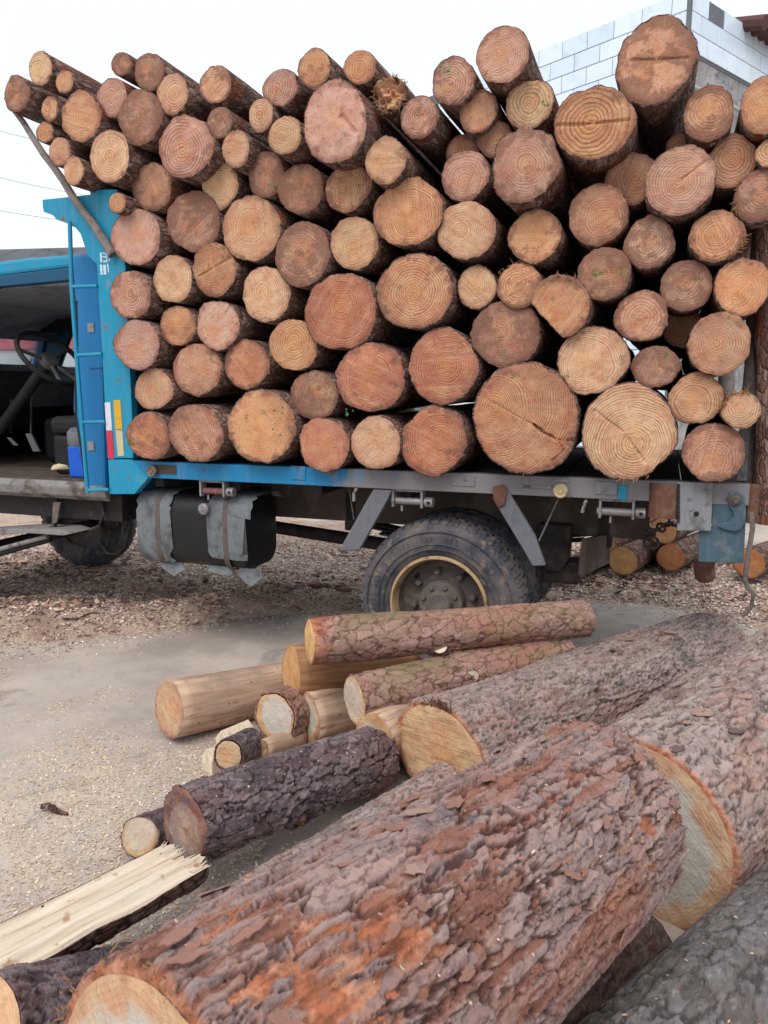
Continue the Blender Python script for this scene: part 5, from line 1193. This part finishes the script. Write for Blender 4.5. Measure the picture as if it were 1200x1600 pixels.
flog((217, 1308), 2.62, 31, (262, 1290), 2.85, 28, 'small log with pale half-moon end beside the split timber', 214, 'bark_purple', C(206, 178, 142), nu=80, nv=90, amp=.005, rim=.94, fp=dict(stain=.6, rings=.1, dirt=.1, saw=.5))
flog((410, 1170), 3.3, 14, (470, 1150), 3.5, 14, 'little pale billet end showing under the squat log', 215, 'peeled_wood', C(212, 180, 140), hi=False, nu=8, nv=36, rim=.98)
# R: grey log lying along the great one, Q and P under it
flog((420, 1420), 2.05, 62, (700, 1240), 2.75, 48, 'grey weathered log pressed along the far flank of the great red one', 216, 'bark_grey', 't', nu=220, nv=130, amp=.007, cw=.026, cl=.09, lump=.04)
q0 = np.array([.06, 1.00, .15]); q1 = np.array([1.57, 2.27, .15]); d_ = q0-q1; Lq = float(np.linalg.norm(d_))
lQ = make_log(q0, d_/Lq, Lq, .15, .15, 'dark wet-looking log on the ground below the great red one', GF, 'd', 217, True, 280, 220, 'bark_dark', taper=1., amp=.006, cw=.06, cl=.1, lump=.04)
q2 = np.array([-.04, 1.10, .10]); q3 = np.array([.70, 1.90, .10]); d_ = q2-q3; Lz = float(np.linalg.norm(d_))
make_log(q2, d_/Lz, Lz, .10, .10, 'added dark filler log deepening the shade under the great red one', GF, 'd', 219, True, 160, 130, 'bark_shade', taper=1., amp=.006, cw=.05, cl=.1, lump=.04)  # added log, dark bark stands in for the black shade beside the great log
p0 = on_depth(-22, 1612, 1.62); p1 = on_depth(250, 1540, 2.05); d_ = p0-p1; Lp = float(np.linalg.norm(d_))
make_log(p0, d_/Lp, Lp, .11, .11, 'grey-barked log end tucked below the split timber', GF, C(206, 172, 136), 218, True, 120, 120, 'bark_purple', taper=1., amp=.007, cw=.03, cl=.07, fp=dict(rings=.2, dirt=.1))
# split half log, flat face up
def split_log():
    e = on_depth(286, 1334, 2.28); f = on_depth(-120, 1545, 1.68); ax = f-e; L = float(np.linalg.norm(ax)); ax /= L
    nrm = np.array([-.10, -.18, 1.]); nrm -= ax*(nrm@ax); nrm /= np.linalg.norm(nrm); sd_ = np.cross(nrm, ax)
    Rm = Matrix((Vector(sd_), Vector(nrm), Vector(np.cross(sd_, nrm)))).transposed()
    root = empty('split_log', Vector(e)-Vector((0, 0, .09)), Rm.to_quaternion()); tag(root, 'split half log with its pale fibrous flat face upward, beside the great log', 'log', GF)
    off = Rm.inverted() @ Vector((0, 0, .09)); sg = 1 if (np.cross(sd_, nrm)@ax) > 0 else -1
    nu, nv = 160, 60
    w_ = .098; U, W = np.meshgrid(np.linspace(0, 1, nu), np.linspace(-1, 1, nv), indexing='ij')
    end = .035*fbm(W*7, 0*W+2, 0*W, 3, 4)-.02*np.abs(W)
    zz = U*L+(1-sstep(U, 0, .12))*end
    y = .006*fbm(W*9, U*2.2, 0*U, 8, 4)*2+.010*np.abs(fbm(W*4, U*1.2, 0*U+5, 9, 3))-.018*W*W+.004*np.where(W > .35+.1*vnoise(U*4, 0*U, 0*U, 2), 1, 0)
    V = np.stack([W*w_*(1+.05*vnoise(U*6, np.sign(W), 0*U, 4)), y, sg*zz], -1).reshape(-1, 3)
    o = link(bpy.data.objects.new('split_face', grid_mesh('split_face', V, nu, nv, False, 'split_wood')), root); o.location = off
    top = V.reshape(nu, nv, 3)
    T = np.linspace(0, np.pi, 70); UU, TT = np.meshgrid(np.linspace(0, 1, nu), T, indexing='ij')
    x, yy, z_ = np.cos(TT)*w_, -np.sin(TT)*.10, UU*L
    f1, f2, c1 = worley(x/.026, yy/.026, z_/.06, 60); g1, g2, c2 = worley(x/.011, yy/.011, z_/.03, 61)
    ck = 1-sstep(f2-f1, .02, .2); dsp = 1+.09*(.5*c1+.4*c2-.7*ck)*np.sin(TT)**.4
    x = x*dsp; yy = yy*dsp
    k0 = np.clip(np.sin(TT), 0, 1)**.5
    yy = yy+(np.where(TT < np.pi/2, top[:, -1, 1][:, None], top[:, 0, 1][:, None])+.002)*(1-k0); x = x*(1+.04*k0)+np.where(TT < np.pi/2, top[:, -1, 0][:, None]-w_, top[:, 0, 0][:, None]+w_)*(1-k0)
    zb = np.abs(top[:, :, 2]); zedge = UU*L+(1-sstep(UU, 0, .12))*(-.01)
    V2 = np.stack([x, yy, sg*zedge], -1)
    cc = V2[0].mean(0); V2 = np.concatenate([(V2[0]*.0+cc)[None], V2], 0)
    A = {'tone': np.clip(.5*c1+.4*c2, 0, 1), 'crack': ck, 'raw': 0*ck}; A = {k_: np.concatenate([a[:1], a], 0).ravel() for k_, a in A.items()}
    o = link(bpy.data.objects.new('bark', grid_mesh('bark', V2.reshape(-1, 3), nu+1, 70, False, 'bark_shade', A)), root); o.location = off
    b = MB()
    rg = random.Random(4)
    for i in range(40):
        a = rg.uniform(-1, 1)*w_; p = np.array([a, .004-.018*(a/w_)**2, sg*.01]); b.tube([p+[0, 0, sg*.03], p, p+[rg.uniform(-.006, .006), rg.uniform(-.004, .012), -sg*rg.uniform(.004, .03)]], [.003, .0022, .0006], 4)
    o = b.build('splinter', 'split_wood', root); o.location = off; o['kind'] = 'stuff'
    w2 = MB().tube([on_depth(66, 1415, 2.0), on_depth(75, 1436, 1.985), on_depth(80, 1452, 1.965), on_depth(68, 1466, 1.94), on_depth(58, 1483, 1.90)], .0035, 6).build('bent_wire', 'chain_steel', None, smooth=50)
    tag(w2, 'thin dark bent wire lying on the split timber face', 'wire')
split_log()
# small split pieces
for (px, d, L, rz, lab, sd2) in (((322, 1190), 3.05, .15, .15, 'small split billet with pale faces beside the dark knotty log', 1), ((345, 1160), 3.25, .16, .3, 'pale wedge of split wood behind the offcut', 2)):
    p = on_z(px[0], px[1], .05); b = MB()
    pts = [(-.03, 0, -.05), (.045, 0, -.05), (.05, 0, .02), (.0, 0, .055), (-.04, 0, .01)]
    b.prism(pts, (0, L, 0)); o = b.build('split_billet', 'split_wood', None, .004); o.location = p; o.rotation_euler = (0, 0, -1.0+rz); tag(o, lab, 'billet')
# logs on the ground behind the truck
GB = 'logs on the ground behind the truck'
for (fx, fy, r, d, bx, by, bd, tint, lab, sd2) in (
    (1048, 871, 22, 6.5, 1120, 838, 8.1, C(196, 132, 88), 'brown-ended log on the ground behind the truck, under the rusty socket', 301),
    (1005, 863, 16, 6.9, 1060, 838, 8.4, C(176, 116, 78), 'thin dull log between pale and brown-ended ones behind the truck', 302),
    (973, 877, 23, 6.4, 1040, 845, 7.9, C(222, 174, 112), 'pale yellow log wound with twine behind the truck', 303),
    (948, 858, 16, 6.8, 1010, 835, 8.2, C(224, 180, 124), 'pale log half hidden behind the mud flap', 304),
    (899, 888, 18, 6.2, 960, 855, 7.6, C(204, 140, 92), 'log end under the mud flap on the ground', 305),
    (1036, 830, 21, 6.6, 1105, 803, 8.1, C(206, 152, 106), 'log lying on two others behind the chain', 306),
    (1012, 804, 15, 6.9, 1070, 780, 8.4, C(206, 150, 104), 'log on top of the stack behind the chain', 307),
    (1170, 880, 24, 6.3, 1260, 845, 7.8, C(200, 136, 86), 'barky brown-ended log beyond the hanging rope', 308),
    (872, 898, 16, 6.1, 925, 866, 7.4, C(206, 160, 116), 'pale sliver of log past the rear wheel', 309)):
    flog((fx, fy), d, r, (bx, by), bd, r*d/bd*.98, lab, sd2, 'bark', tint, hi=False, nu=10, nv=36, group=GB, rim=.97, fp=dict(dirt=.15, rings=.3, saw=.4))
# chips fallen on the heap of logs
def log_chips():
    P = []
    for (rt_, L, r) in ((big, LA, .25), (lB, 1., lB[3]), (lC, 1.7, lC[3]), (lK, .7, lK[3]), (lQ, Lq, .15)):
        bpy.context.view_layer.update(); mw = rt_[0].matrix_world
        for i in range(110):
            th = random.uniform(.4, 2.7); v_ = mw @ (Vector((math.cos(th)*(r+.004), math.sin(th)*(r+.004), -random.uniform(0.02, L)))+rt_[1]); P.append(tuple(v_))
    chip_mesh('scattered_chips', np.array(P), .006, [C(222, 200, 176), C(206, 170, 140), C(190, 130, 100)], 'scattered pale chips fallen on the bark of the heaped logs', .8)
log_chips()
